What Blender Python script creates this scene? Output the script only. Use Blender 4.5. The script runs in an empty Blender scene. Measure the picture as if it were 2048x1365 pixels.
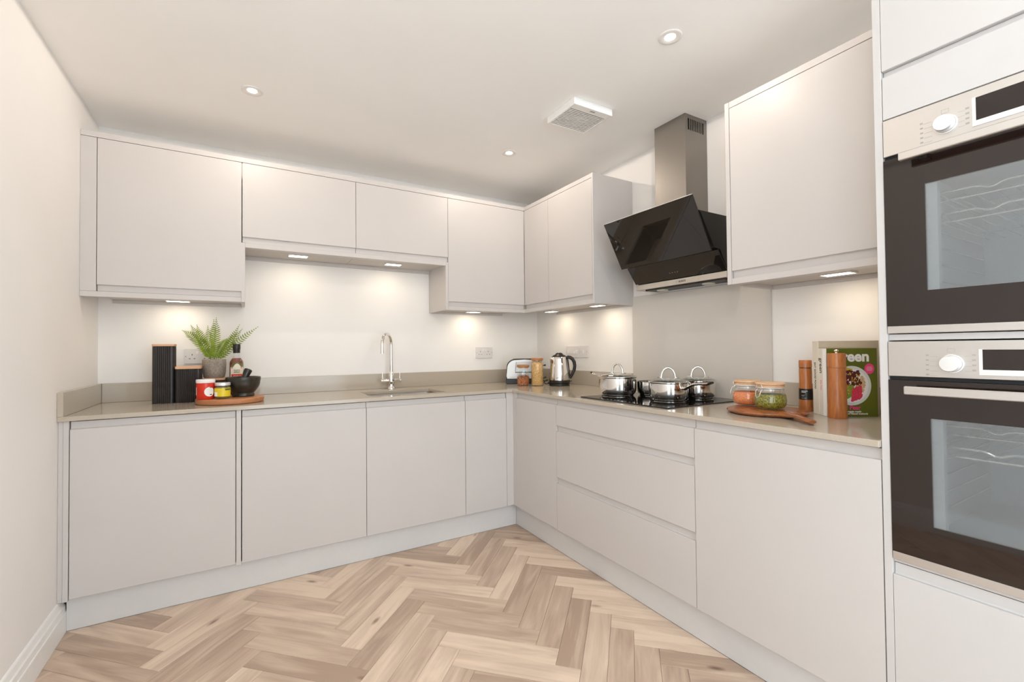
import bpy, bmesh, math, random
from mathutils import Vector, Matrix
S = bpy.context.scene
COL = S.collection
random.seed(7)

# ---------------------------------------------------------------- camera
cam_d = bpy.data.cameras.new('camera'); cam = bpy.data.objects.new('camera', cam_d); COL.objects.link(cam)
cam_d.sensor_width = 36.0; cam_d.lens = 908.78 / 2048 * 36.0; cam_d.clip_start = 0.02
YAW, PITCH, ROLL = -0.5349, 0.0173, -0.0095
f = Vector((-math.sin(YAW) * math.cos(PITCH), math.cos(YAW) * math.cos(PITCH), math.sin(PITCH)))
r0 = Vector((math.cos(YAW), math.sin(YAW), 0)); u0 = r0.cross(f)
r_ = math.cos(ROLL) * r0 + math.sin(ROLL) * u0; u_ = -math.sin(ROLL) * r0 + math.cos(ROLL) * u0
M = Matrix((r_, u_, -f)).transposed().to_4x4(); M.translation = Vector((0.6621, -3.1978, 1.1784))
cam.matrix_world = M
S.camera = cam
# ---------------------------------------------------------------- world, daylight, exposure
S.view_settings.view_transform = 'Standard'; S.view_settings.look = 'None'
S.cycles.diffuse_bounces = 10; S.cycles.max_bounces = 18; S.cycles.transparent_max_bounces = 16
S.view_settings.exposure = -0.39; S.view_settings.gamma = 1.0; S.view_settings.use_curve_mapping = False
wd = bpy.data.worlds.new('world'); S.world = wd; wd.use_nodes = True
bgn = wd.node_tree.nodes['Background']; bgn.inputs[0].default_value = (0.83, 0.92, 1.0, 1); bgn.inputs[1].default_value = 8.0
LAMP_D = (1.0, 0.88, 0.76)    # warm white ceiling lamps
LAMP_W = (1.0, 0.83, 0.60)     # warm white LED
DOWN_E, UNDER_E = 9.0, 0.55
# daylight arriving through the glazed doors in the rear wall (guides sampling of the sky outside)
pd = bpy.data.lights.new('daylight_portal', 'AREA'); pd.shape = 'RECTANGLE'; pd.size = 1.6; pd.size_y = 2.3
pd.cycles.is_portal = True
po = bpy.data.objects.new('daylight_portal', pd); COL.objects.link(po)
po.location = (1.4, -4.87, 1.17); po.rotation_euler = (math.radians(-90), 0, math.radians(180))
pd2 = bpy.data.lights.new('daylight_portal', 'AREA'); pd2.shape = 'RECTANGLE'; pd2.size = 1.9; pd2.size_y = 1.4; pd2.cycles.is_portal = True  # portals for the two side windows, which are added for light
po2 = bpy.data.objects.new('daylight_portal', pd2); COL.objects.link(po2); po2.location = (0.03, -4.05, 1.395); po2.rotation_euler = (0, math.radians(-90), 0)
po3 = po2.copy(); COL.objects.link(po3); po3.location = (2.775, -4.075, 1.395); po3.rotation_euler = (0, math.radians(90), 0)

# ---------------------------------------------------------------- constants (metres)
W, ZC, REAR = 2.8045, 2.3929, -4.9
D1, DP, DW, DU = 0.6038, 0.5596, 0.6184, 0.3279
ZD, ZDT, ZWB, ZW, ZU = 0.1485, 0.8566, 0.893, 0.9124, 1.0149
ZCB, ZPT, ZDB, ZCT, ZTOP, ZSB = 1.4472, 1.473, 1.505, 2.2115, 2.24, 1.8051

# ---------------------------------------------------------------- materials
def newmat(name):
    m = bpy.data.materials.new(name); m.use_nodes = True
    return m, m.node_tree, m.node_tree.nodes['Principled BSDF']
def pm(name, col, rough=0.5, metal=0.0, noise=0.0, nscale=30.0, bump=0.0, ior=1.45, coat=0.0, emit=None, est=0.0, spec=0.5):
    m, t, b = newmat(name)
    b.inputs['Base Color'].default_value = (*col, 1); b.inputs['Roughness'].default_value = rough
    b.inputs['Metallic'].default_value = metal; b.inputs['IOR'].default_value = ior
    b.inputs['Coat Weight'].default_value = coat; b.inputs['Coat Roughness'].default_value = 0.05
    b.inputs['Specular IOR Level'].default_value = spec
    if emit: b.inputs['Emission Color'].default_value = (*emit, 1); b.inputs['Emission Strength'].default_value = est
    if noise or bump:
        tc = t.nodes.new('ShaderNodeTexCoord'); n = t.nodes.new('ShaderNodeTexNoise')
        n.inputs['Scale'].default_value = nscale; n.inputs['Detail'].default_value = 6
        t.links.new(tc.outputs['Object'], n.inputs['Vector'])
        if noise:
            mx = t.nodes.new('ShaderNodeMixRGB'); mx.inputs[1].default_value = (*[max(0, c * (1 - noise)) for c in col], 1)
            mx.inputs[2].default_value = (*[min(1, c * (1 + noise)) for c in col], 1)
            mr = t.nodes.new('ShaderNodeMapRange'); mr.inputs[1].default_value = 0.33; mr.inputs[2].default_value = 0.67
            t.links.new(n.outputs['Fac'], mr.inputs[0]); t.links.new(mr.outputs[0], mx.inputs[0]); t.links.new(mx.outputs[0], b.inputs['Base Color'])
        if bump:
            bp = t.nodes.new('ShaderNodeBump'); bp.inputs['Strength'].default_value = bump; bp.inputs['Distance'].default_value = 0.002
            t.links.new(n.outputs['Fac'], bp.inputs['Height']); t.links.new(bp.outputs[0], b.inputs['Normal'])
    return m
def woodmat(name, dark, light, rough=0.45, stretch=(2, 26, 26), scale=1.0, rnd=0.0, bump=0.05, knots=False, coat=0.0, fine=0.45):
    """wood: long grain along local X, tone by the object's own random number"""
    m, t, b = newmat(name); N = t.nodes; L = t.links
    tc = N.new('ShaderNodeTexCoord'); oi = N.new('ShaderNodeObjectInfo')
    mp = N.new('ShaderNodeMapping'); mp.inputs['Scale'].default_value = tuple(s * scale for s in stretch)
    mu = N.new('ShaderNodeMath'); mu.operation = 'MULTIPLY'; mu.inputs[1].default_value = 37.0; L.new(oi.outputs['Random'], mu.inputs[0])
    cx = N.new('ShaderNodeCombineXYZ'); L.new(mu.outputs[0], cx.inputs[0]); L.new(mu.outputs[0], cx.inputs[1]); L.new(mu.outputs[0], cx.inputs[2])
    L.new(tc.outputs['Object'], mp.inputs['Vector']); L.new(cx.outputs[0], mp.inputs['Location'])
    n1 = N.new('ShaderNodeTexNoise'); n1.inputs['Scale'].default_value = 1.0; n1.inputs['Detail'].default_value = 8; n1.inputs['Distortion'].default_value = 1.1
    L.new(mp.outputs[0], n1.inputs['Vector'])
    mp2 = N.new('ShaderNodeMapping'); mp2.inputs['Scale'].default_value = tuple(s * scale * k for s, k in zip(stretch, (1.5, 6, 6)))
    L.new(tc.outputs['Object'], mp2.inputs['Vector']); L.new(cx.outputs[0], mp2.inputs['Location'])
    n2 = N.new('ShaderNodeTexNoise'); n2.inputs['Scale'].default_value = 1.0; n2.inputs['Detail'].default_value = 4; n2.inputs['Distortion'].default_value = 0.4
    L.new(mp2.outputs[0], n2.inputs['Vector'])
    ad = N.new('ShaderNodeMath'); ad.operation = 'MULTIPLY_ADD'; ad.inputs[1].default_value = fine; L.new(n2.outputs['Fac'], ad.inputs[0])
    sc = N.new('ShaderNodeMath'); sc.operation = 'MULTIPLY'; sc.inputs[1].default_value = 1.2 - fine; L.new(n1.outputs['Fac'], sc.inputs[0])
    L.new(sc.outputs[0], ad.inputs[2])
    if rnd:
        # second random from the first: frac(37*r)
        fr = N.new('ShaderNodeMath'); fr.operation = 'FRACT'; L.new(mu.outputs[0], fr.inputs[0])
        rm = N.new('ShaderNodeMath'); rm.operation = 'MULTIPLY_ADD'; rm.inputs[1].default_value = rnd; rm.inputs[2].default_value = -rnd / 2; L.new(fr.outputs[0], rm.inputs[0])
        a2 = N.new('ShaderNodeMath'); a2.operation = 'ADD'; L.new(ad.outputs[0], a2.inputs[0]); L.new(rm.outputs[0], a2.inputs[1]); ad = a2
    rp = N.new('ShaderNodeValToRGB'); rp.color_ramp.elements[0].position = 0.32; rp.color_ramp.elements[1].position = 0.86
    rp.color_ramp.elements[0].color = (*dark, 1); rp.color_ramp.elements[1].color = (*light, 1)
    L.new(ad.outputs[0], rp.inputs[0]); last = rp.outputs[0]
    if knots:
        vp = N.new('ShaderNodeMapping'); vp.inputs['Scale'].default_value = (3.2, 9.0, 9.0); L.new(tc.outputs['Object'], vp.inputs['Vector']); L.new(cx.outputs[0], vp.inputs['Location'])
        vo = N.new('ShaderNodeTexVoronoi'); vo.inputs['Scale'].default_value = 0.9; L.new(vp.outputs[0], vo.inputs['Vector'])
        kr = N.new('ShaderNodeValToRGB'); kr.color_ramp.elements[0].position = 0.03; kr.color_ramp.elements[0].color = (0.42, 0.36, 0.32, 1)
        kr.color_ramp.elements[1].position = 0.11; kr.color_ramp.elements[1].color = (1, 1, 1, 1); L.new(vo.outputs['Distance'], kr.inputs[0])
        mk = N.new('ShaderNodeMixRGB'); mk.blend_type = 'MULTIPLY'; mk.inputs[0].default_value = 1.0; L.new(last, mk.inputs[1]); L.new(kr.outputs[0], mk.inputs[2]); last = mk.outputs[0]
    L.new(last, b.inputs['Base Color']); b.inputs['Roughness'].default_value = rough; b.inputs['Coat Weight'].default_value = coat
    if bump:
        bp = N.new('ShaderNodeBump'); bp.inputs['Strength'].default_value = bump; bp.inputs['Distance'].default_value = 0.002
        L.new(n2.outputs['Fac'], bp.inputs['Height']); L.new(bp.outputs[0], b.inputs['Normal'])
    return m
def thinglass(name, tint=(0.96, 0.98, 0.97), refl=0.06, rough=0.02, graze=0.5, rcol=(1, 1, 1)):
    """single-walled clear glass: see-through, with a mirror layer that grows at grazing angles"""
    m = bpy.data.materials.new(name); m.use_nodes = True; t = m.node_tree; N = t.nodes; L = t.links
    N.remove(N['Principled BSDF']); out = N['Material Output']
    tr = N.new('ShaderNodeBsdfTransparent'); tr.inputs[0].default_value = (*tint, 1)
    gl = N.new('ShaderNodeBsdfGlossy'); gl.inputs['Roughness'].default_value = rough; gl.inputs[0].default_value = (*rcol, 1)
    lw = N.new('ShaderNodeLayerWeight'); lw.inputs['Blend'].default_value = 0.25
    ma = N.new('ShaderNodeMath'); ma.operation = 'MULTIPLY_ADD'; ma.inputs[1].default_value = graze; ma.inputs[2].default_value = refl; ma.use_clamp = True
    L.new(lw.outputs['Facing'], ma.inputs[0])
    mx = N.new('ShaderNodeMixShader'); L.new(ma.outputs[0], mx.inputs[0]); L.new(tr.outputs[0], mx.inputs[1]); L.new(gl.outputs[0], mx.inputs[2])
    L.new(mx.outputs[0], out.inputs['Surface'])
    return m
def brushed(name, col, rough=0.32, axis=1):
    m, t, b = newmat(name); N = t.nodes; L = t.links
    b.inputs['Base Color'].default_value = (*col, 1); b.inputs['Metallic'].default_value = 1.0
    tc = N.new('ShaderNodeTexCoord'); mp = N.new('ShaderNodeMapping'); s = [900, 900, 900]; s[axis] = 6; mp.inputs['Scale'].default_value = s
    n = N.new('ShaderNodeTexNoise'); n.inputs['Scale'].default_value = 1; n.inputs['Detail'].default_value = 2
    L.new(tc.outputs['Object'], mp.inputs[0]); L.new(mp.outputs[0], n.inputs['Vector'])
    mr = N.new('ShaderNodeMapRange'); mr.inputs[3].default_value = rough - 0.08; mr.inputs[4].default_value = rough + 0.1
    L.new(n.outputs['Fac'], mr.inputs[0]); L.new(mr.outputs[0], b.inputs['Roughness'])
    return m
def glowmat(name, col, s):
    m, t, b = newmat(name); b.inputs['Base Color'].default_value = (0.9, 0.9, 0.9, 1)
    b.inputs['Emission Color'].default_value = (*col, 1); b.inputs['Emission Strength'].default_value = s
    return m

M_wall = pm('wall_paint', (0.815, 0.795, 0.775), 0.65, noise=0.012, nscale=3, bump=0.03)
M_ceil = pm('ceiling_paint', (0.92, 0.915, 0.90), 0.75, noise=0.012, nscale=3)
M_skirt = pm('gloss_white_woodwork', (0.84, 0.84, 0.83), 0.3, noise=0.01)
M_cab = pm('light_grey_door_lacquer', (0.56, 0.532, 0.515), 0.42, noise=0.01, nscale=4)
M_tall = pm('white_tall_unit_lacquer', (0.55, 0.53, 0.518), 0.40, noise=0.01, nscale=4)
M_cabin = pm('carcass_board', (0.55, 0.52, 0.49), 0.6, noise=0.02)
M_plinth = pm('plinth_board', (0.62, 0.61, 0.60), 0.45, noise=0.01)
M_quartz = pm('grey_quartz', (0.455, 0.398, 0.325), 0.12, noise=0.05, nscale=400, ior=1.5)
M_splash = pm('grey_back_painted_glass', (0.60, 0.565, 0.52), 0.14, noise=0.004, ior=1.4, spec=0.35)
M_steel = brushed('brushed_steel', (0.62, 0.58, 0.53), 0.34, 1)
M_steelv = brushed('brushed_steel_flue', (0.30, 0.276, 0.25), 0.42, 2)
M_fascia = brushed('oven_fascia_steel', (0.60, 0.57, 0.54), 0.46, 1)
M_chrome = pm('polished_chrome', (0.82, 0.80, 0.77), 0.06, 1.0, noise=0.01)
M_toast = pm('satin_toaster_steel', (0.40, 0.37, 0.34), 0.30, 1.0, noise=0.01)
M_pan = pm('polished_pan_steel', (0.78, 0.755, 0.72), 0.07, 1.0, noise=0.01)
M_silver = pm('satin_silver', (0.86, 0.86, 0.86), 0.25, 0.6, noise=0.01)
M_blackg = pm('black_glass', (0.014, 0.007, 0.005), 0.03, ior=1.55, noise=0.02)
M_hoodg = pm('black_hood_glass', (0.012, 0.009, 0.007), 0.02, ior=1.62, noise=0.02)
M_hob = pm('black_ceramic_glass', (0.009, 0.008, 0.008), 0.05, ior=1.5, noise=0.02)
M_black = pm('black_plastic', (0.016, 0.014, 0.012), 0.35, noise=0.05)
M_blackm = pm('black_fluted_ceramic', (0.026, 0.022, 0.021), 0.38, noise=0.1)
M_rubber = pm('dark_gap', (0.02, 0.02, 0.02), 0.7, noise=0.05)
M_white = pm('white_plastic', (0.80, 0.78, 0.76), 0.35, noise=0.01)
M_sock = pm('socket_plastic', (0.70, 0.665, 0.655), 0.35, noise=0.01)
M_slot = pm('socket_slot', (0.06, 0.055, 0.05), 0.6, noise=0.05)
M_fan = pm('fan_grille_plastic', (0.86, 0.86, 0.845), 0.4, noise=0.01)
M_floorbase = pm('floor_screed', (0.35, 0.28, 0.22), 0.7, noise=0.1)
M_plank = woodmat('oak_plank', (0.42, 0.305, 0.228), (0.76, 0.605, 0.475), 0.42, (2.2, 17, 17), 1.0, rnd=0.46, bump=0.06, knots=True, fine=0.26)
M_acacia = woodmat('acacia', (0.16, 0.042, 0.011), (0.38, 0.125, 0.036), 0.26, (6, 40, 40), 1.0, bump=0.03)
M_mill = woodmat('acacia_upright', (0.30, 0.075, 0.016), (0.56, 0.215, 0.062), 0.30, (45, 45, 6), 1.0, bump=0.03)
M_bamboo = woodmat('bamboo_lid', (0.58, 0.30, 0.16), (0.74, 0.44, 0.27), 0.5, (6, 50, 50), 1.0, bump=0.02)
M_corklid = woodmat('beech_lid', (0.60, 0.35, 0.19), (0.76, 0.52, 0.33), 0.5, (6, 50, 50), 1.0, bump=0.02)
M_brownlid = woodmat('brown_wood_lid', (0.34, 0.14, 0.045), (0.52, 0.25, 0.10), 0.5, (8, 50, 50), 1.0, bump=0.02)
M_board = woodmat('round_board_wood', (0.36, 0.13, 0.045), (0.56, 0.25, 0.11), 0.45, (5, 40, 40), 1.0, bump=0.03)
M_stone = pm('dark_green_stone', (0.030, 0.026, 0.019), 0.28, noise=0.35, nscale=40)
M_concrete = pm('concrete_pot', (0.30, 0.255, 0.21), 0.85, noise=0.22, nscale=120, bump=0.3)
M_soil = pm('soil', (0.04, 0.028, 0.018), 0.95, noise=0.4, nscale=100)
M_fern = pm('fern_green', (0.185, 0.265, 0.008), 0.5, noise=0.4, nscale=25)
M_stem = pm('fern_stem', (0.14, 0.10, 0.02), 0.6, noise=0.2)
M_glass = thinglass('clear_glass', (0.97, 0.985, 0.98), 0.045, 0.02, 0.28)
M_pane = thinglass('window_pane', (0.97, 0.98, 0.98), 0.03, 0.0, 0.2)
M_lidg = thinglass('lid_glass', (0.86, 0.88, 0.85), 0.14, 0.03, 0.6)
M_ovwin = thinglass('oven_window_glass', (0.80, 0.82, 0.83), 0.17, 0.05, 0.18, (0.86, 0.92, 0.96))
M_enamel = pm('oven_enamel', (0.46, 0.475, 0.48), 0.30, noise=0.06, nscale=300)
M_wire = pm('rack_wire', (0.85, 0.85, 0.84), 0.2, 0.8, noise=0.01)
M_red = pm('red_jar_label', (0.62, 0.03, 0.012), 0.3, noise=0.06)
M_yel = pm('yellow_jar_label', (0.72, 0.56, 0.02), 0.35, noise=0.06)
M_olive = pm('pale_olive_sauce', (0.16, 0.12, 0.03), 0.4, noise=0.2)
M_oil = pm('chilli_oil', (0.16, 0.018, 0.006), 0.08, noise=0.2, nscale=20, coat=0.4)
M_cream = pm('cream_paper', (0.78, 0.72, 0.58), 0.6, noise=0.02)
M_labred = pm('red_paper', (0.62, 0.03, 0.02), 0.5, noise=0.02)
M_labgreen = pm('olive_label', (0.12, 0.13, 0.03), 0.5, noise=0.1)
M_whitep = pm('white_paper', (0.83, 0.82, 0.80), 0.5, noise=0.01)
M_pages = pm('book_pages', (0.74, 0.72, 0.69), 0.7, noise=0.03, nscale=200)
M_greybk = pm('taupe_book_cloth', (0.47, 0.40, 0.31), 0.7, noise=0.03)
M_spine = pm('cream_book_spine', (0.70, 0.64, 0.54), 0.6, noise=0.02)
M_greenbk = pm('green_book_cover', (0.105, 0.125, 0.006), 0.45, noise=0.05)
M_pink = pm('pink_print', (0.80, 0.06, 0.22), 0.5, noise=0.02)
M_ink = pm('dark_ink', (0.05, 0.05, 0.03), 0.6, noise=0.02)
M_inkgrey = pm('grey_ink', (0.36, 0.34, 0.31), 0.6, noise=0.02)
M_plate = pm('plate_print', (0.66, 0.70, 0.68), 0.5, noise=0.04)
M_food = [pm('food_print_' + n, c, 0.5, noise=0.25, nscale=300) for n, c in (('beet', (0.09, 0.012, 0.012)), ('yellow', (0.6, 0.42, 0.03)), ('radish', (0.66, 0.04, 0.09)), ('leaf', (0.22, 0.32, 0.03)), ('carrot', (0.70, 0.20, 0.04)), ('grain', (0.62, 0.42, 0.22)))]
M_lentil = pm('red_lentils', (0.80, 0.25, 0.085), 0.75, noise=0.30, nscale=260, bump=0.8)
M_mung = pm('green_mung_beans', (0.23, 0.215, 0.020), 0.5, noise=0.85, nscale=210, bump=1.0)
M_oats = pm('oats', (0.66, 0.40, 0.15), 0.8, noise=0.5, nscale=170, bump=0.9)
M_nuts = pm('almonds', (0.40, 0.13, 0.045), 0.6, noise=0.7, nscale=110, bump=0.5)
M_glowd = glowmat('downlight_glow', (1.0, 0.86, 0.66), 9.0)
M_glowu = glowmat('cabinet_light_glow', (1.0, 0.90, 0.72), 12.0)
M_lamp_off = pm('hood_lamp_glass', (0.62, 0.60, 0.52), 0.3, noise=0.02)

# ---------------------------------------------------------------- mesh helpers
ORG = {}
def bm_new(): return bmesh.new()
def add_box(bm, x0, x1, y0, y1, z0, z1, bev=0.0):
    x0, x1 = min(x0, x1), max(x0, x1); y0, y1 = min(y0, y1), max(y0, y1); z0, z1 = min(z0, z1), max(z0, z1)
    v = [bm.verts.new(p) for p in ((x0, y0, z0), (x1, y0, z0), (x1, y1, z0), (x0, y1, z0), (x0, y0, z1), (x1, y0, z1), (x1, y1, z1), (x0, y1, z1))]
    fs = [bm.faces.new([v[i] for i in q]) for q in ((3, 2, 1, 0), (4, 5, 6, 7), (0, 1, 5, 4), (1, 2, 6, 5), (2, 3, 7, 6), (3, 0, 4, 7))]
    if bev:
        es = list({e for fc in fs for e in fc.edges})
        bmesh.ops.bevel(bm, geom=es, offset=bev, segments=1, affect='EDGES', profile=0.5)
    return bm
def box(*a, **k): return add_box(bm_new(), *a, **k)
def add_prism(bm, pts, fn, a, b):
    """polygon pts [(p,q)..] extruded from a to b; fn(p,q,t) -> xyz"""
    va = [bm.verts.new(fn(p, q, a)) for p, q in pts]; vb = [bm.verts.new(fn(p, q, b)) for p, q in pts]; n = len(pts)
    bm.faces.new(va); bm.faces.new(vb[::-1])
    for i in range(n): bm.faces.new((va[i], vb[i], vb[(i + 1) % n], va[(i + 1) % n]))
    return bm
def prism(pts, fn, a, b): return add_prism(bm_new(), pts, fn, a, b)
def add_lathe(bm, prof, n=40, c=(0, 0, 0), squash=1.0):
    rings = []
    for r, z in prof:
        if r < 1e-6: rings.append([bm.verts.new((c[0], c[1], c[2] + z))])
        else: rings.append([bm.verts.new((c[0] + r * math.cos(2 * math.pi * i / n), c[1] + squash * r * math.sin(2 * math.pi * i / n), c[2] + z)) for i in range(n)])
    for a, b in zip(rings, rings[1:]):
        for i in range(n):
            j = (i + 1) % n
            if len(a) == 1 and len(b) == 1: continue
            if len(a) == 1: bm.faces.new((a[0], b[j], b[i]))
            elif len(b) == 1: bm.faces.new((a[i], a[j], b[0]))
            else: bm.faces.new((a[i], a[j], b[j], b[i]))
    return bm
def lathe(prof, n=40, c=(0, 0, 0), squash=1.0): return add_lathe(bm_new(), prof, n, c, squash)
def add_tube(bm, pts, r, n=10, caps=True, flat=1.0):
    pts = [Vector(p) for p in pts]; rings = []; up = None
    for i, p in enumerate(pts):
        t = (pts[min(i + 1, len(pts) - 1)] - pts[max(i - 1, 0)]).normalized()
        if up is None: up = Vector((0, 0, 1)) if abs(t.z) < 0.9 else Vector((1, 0, 0))
        sd = t.cross(up).normalized(); up = sd.cross(t).normalized()
        rr = r[i] if isinstance(r, (list, tuple)) else r
        rings.append([bm.verts.new(p + rr * (math.cos(2 * math.pi * k / n) * sd + flat * math.sin(2 * math.pi * k / n) * up)) for k in range(n)])
    for a, b in zip(rings, rings[1:]):
        for k in range(n): bm.faces.new((a[k], a[(k + 1) % n], b[(k + 1) % n], b[k]))
    if caps: bm.faces.new(rings[0][::-1]); bm.faces.new(rings[-1])
    return bm
def tube(*a, **k): return add_tube(bm_new(), *a, **k)
def rrect(w, h, r, n=5):
    out = []
    for cx, cy, a0 in ((w / 2 - r, h / 2 - r, 0), (-w / 2 + r, h / 2 - r, 90), (-w / 2 + r, -h / 2 + r, 180), (w / 2 - r, -h / 2 + r, 270)):
        for k in range(n + 1):
            a = math.radians(a0 + 90 * k / n); out.append((cx + r * math.cos(a), cy + r * math.sin(a)))
    return out
def arc(c, r, a0, a1, n): return [(c[0] + r * math.cos(math.radians(a0 + (a1 - a0) * k / n)), c[1] + r * math.sin(math.radians(a0 + (a1 - a0) * k / n))) for k in range(n + 1)]
def obj(name, bm, mat, parent=None, local=False, smooth=None, label=None, bevel=0.0, xform=None):
    if xform is not None: bmesh.ops.transform(bm, matrix=xform, verts=bm.verts)
    if parent is not None and not local:
        bmesh.ops.translate(bm, verts=bm.verts, vec=-ORG[parent.name])
    bmesh.ops.recalc_face_normals(bm, faces=bm.faces)
    me = bpy.data.meshes.new(name); bm.to_mesh(me); bm.free()
    for m in (mat if isinstance(mat, (list, tuple)) else [mat]): me.materials.append(m)
    o = bpy.data.objects.new(name, me); COL.objects.link(o)
    if parent is not None: o.parent = parent; ORG[o.name] = ORG[parent.name]
    else: ORG[o.name] = Vector((0, 0, 0))
    if smooth:
        me.polygons.foreach_set('use_smooth', [True] * len(me.polygons)); me.set_sharp_from_angle(angle=math.radians(smooth))
    if label: o['label'] = label
    if bevel:
        mo = o.modifiers.new('bevel', 'BEVEL'); mo.width = bevel; mo.segments = 2; mo.limit_method = 'ANGLE'; mo.angle_limit = 0.6
    return o
def tag(o, label, cat, group=None):
    o['label'] = label; o['category'] = cat
    if group: o['group'] = group
    return o
def thing(name, label, cat, loc, rotz=0.0, group=None):
    o = bpy.data.objects.new(name, None); COL.objects.link(o); o.empty_display_size = 0.05
    o.location = loc; o.rotation_euler = (0, 0, rotz); ORG[o.name] = Vector(loc)
    return tag(o, label, cat, group)
def struct(name, bm, mat, **k):
    o = obj(name, bm, mat, **k); o['kind'] = 'structure'; return o
def dup(root, loc, rotz=None, label=None):
    r = root.copy(); COL.objects.link(r); r.location = loc; ORG[r.name] = Vector(loc)
    if rotz is not None: r.rotation_euler = (0, 0, rotz)
    if label: r['label'] = label
    for ch in list(root.children):
        c = ch.copy(); COL.objects.link(c); c.parent = r
        for g in list(ch.children):
            d = g.copy(); COL.objects.link(d); d.parent = c
    return r
def text(name, body, size, mat, parent, xform, bold=0.0, ext=0.0002, align='CENTER', shear=0.0, sx=1.0, fit=None):
    cu = bpy.data.curves.new(name, 'FONT'); cu.body = body; cu.size = size; cu.align_x = align; cu.align_y = 'CENTER'
    cu.extrude = ext; cu.offset = bold; cu.shear = shear; cu.resolution_u = 4
    to = bpy.data.objects.new(name, cu); COL.objects.link(to)
    dg = bpy.context.evaluated_depsgraph_get(); me = bpy.data.meshes.new_from_object(to.evaluated_get(dg))
    bpy.data.objects.remove(to); bpy.data.curves.remove(cu)
    if fit:
        xs_ = [v.co.x for v in me.vertices]; sx = fit / (max(xs_) - min(xs_))
    me.transform(Matrix.Diagonal((sx, 1, 1, 1))); me.transform(xform); me.materials.clear(); me.materials.append(mat); me.name = name
    o = bpy.data.objects.new(name, me); COL.objects.link(o); o.parent = parent; ORG[o.name] = ORG[parent.name]
    return o
def frame(origin, xa, ya):
    xa = Vector(xa).normalized(); ya = Vector(ya).normalized(); za = xa.cross(ya)
    m = Matrix((xa, ya, za)).transposed().to_4x4(); m.translation = Vector(origin); return m
# run coordinates: 'B' back run (s along +x, depth d from the back wall), 'R' right run (s along -y, depth d from the right wall)
def rp(run, s, d, z): return (s, -d, z) if run == 'B' else (W - d, -s, z)
def rbox(run, s0, s1, d0, d1, z0, z1, bev=0.0, bm=None):
    a = rp(run, s0, d0, z0); b = rp(run, s1, d1, z1)
    return add_box(bm or bm_new(), a[0], b[0], a[1], b[1], a[2], b[2], bev)
def rprism(run, prof, s0, s1): return prism(prof, lambda d, z, s: rp(run, s, d, z), s0, s1)

# ================================================================ ROOM SHELL
struct('wall_back', box(-0.12, W + 0.12, 0, 0.12, -0.02, ZC + 0.1), M_wall)
bm = bm_new()
add_box(bm, -0.12, 0, -3.35, 0, -0.02, ZC + 0.1); add_box(bm, -0.12, 0, REAR, -4.75, -0.02, ZC + 0.1)
add_box(bm, -0.12, 0, -4.75, -3.35, -0.02, 0.45); add_box(bm, -0.12, 0, -4.75, -3.35, 2.34, ZC + 0.1)
struct('wall_left', bm, M_wall)
bm = bm_new()
for y0, y1 in ((-4.75, -4.69), (-3.41, -3.35), (-4.08, -4.02)): add_box(bm, -0.08, -0.03, y0, y1, 0.45, 2.34)
for z0, z1 in ((0.45, 0.51), (2.28, 2.34)): add_box(bm, -0.08, -0.03, -4.75, -3.35, z0, z1)
w2 = struct('added_window_left', bm, M_skirt)  # unseen window, added to light the hob run and oven tower
for y0, y1 in ((-4.69, -4.08), (-4.02, -3.41)): obj('pane', box(-0.057, -0.053, y0, y1, 0.51, 2.28), M_pane, w2)
bm = bm_new()
add_box(bm, W, W + 0.12, -3.40, 0, -0.02, ZC + 0.1); add_box(bm, W, W + 0.12, REAR, -4.75, -0.02, ZC + 0.1)
add_box(bm, W, W + 0.12, -4.75, -3.40, -0.02, 0.45); add_box(bm, W, W + 0.12, -4.75, -3.40, 2.34, ZC + 0.1)
struct('wall_right', bm, M_wall)
bm = bm_new()
for y0, y1 in ((-4.75, -4.69), (-3.46, -3.40), (-4.105, -4.045)): add_box(bm, W + 0.03, W + 0.08, y0, y1, 0.45, 2.34)
for z0, z1 in ((0.45, 0.51), (2.28, 2.34)): add_box(bm, W + 0.03, W + 0.08, -4.75, -3.40, z0, z1)
w3 = struct('added_window_right', bm, M_skirt)  # unseen window, added to brighten the left wall
for y0, y1 in ((-4.69, -4.105), (-4.045, -3.46)): obj('pane', box(W + 0.053, W + 0.057, y0, y1, 0.51, 2.28), M_pane, w3)
struct('ceiling', box(-0.12, W + 0.12, REAR - 0.12, 0.12, ZC, ZC + 0.12), M_ceil)
bm = bm_new()
add_box(bm, -0.12, 0.60, REAR - 0.12, REAR, -0.02, ZC); add_box(bm, 2.20, W + 0.12, REAR - 0.12, REAR, -0.02, ZC); add_box(bm, 0.60, 2.20, REAR - 0.12, REAR, 2.34, ZC)
struct('wall_rear', bm, M_wall)
# glazed doors behind the camera
bm = bm_new()
for x0, x1 in ((0.60, 0.67), (2.13, 2.20), (1.365, 1.435)): add_box(bm, x0, x1, REAR - 0.09, REAR - 0.03, 0, 2.34)
add_box(bm, 0.60, 2.20, REAR - 0.09, REAR - 0.03, 2.27, 2.34); add_box(bm, 0.60, 2.20, REAR - 0.09, REAR - 0.03, 0.0, 0.08)
wn = struct('window_1', bm, M_skirt)
for x0, x1 in ((0.67, 1.365), (1.435, 2.13)): obj('pane', box(x0, x1, REAR - 0.062, REAR - 0.058, 0.08, 2.27), M_pane, wn)
# skirting board on the left wall
sk = [(0, 0), (0.020, 0), (0.020, 0.082), (0.0185, 0.085), (0.0165, 0.0855), (0.0155, 0.094), (0.0145, 0.108), (0.0115, 0.112), (0.0105, 0.1135), (0.0085, 0.122), (0.0065, 0.133), (0.004, 0.137), (0, 0.139)]
struct('baseboard_left', prism(sk, lambda p, q, t: (p, t, q), REAR, -DP + 0.012), M_skirt)
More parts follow.
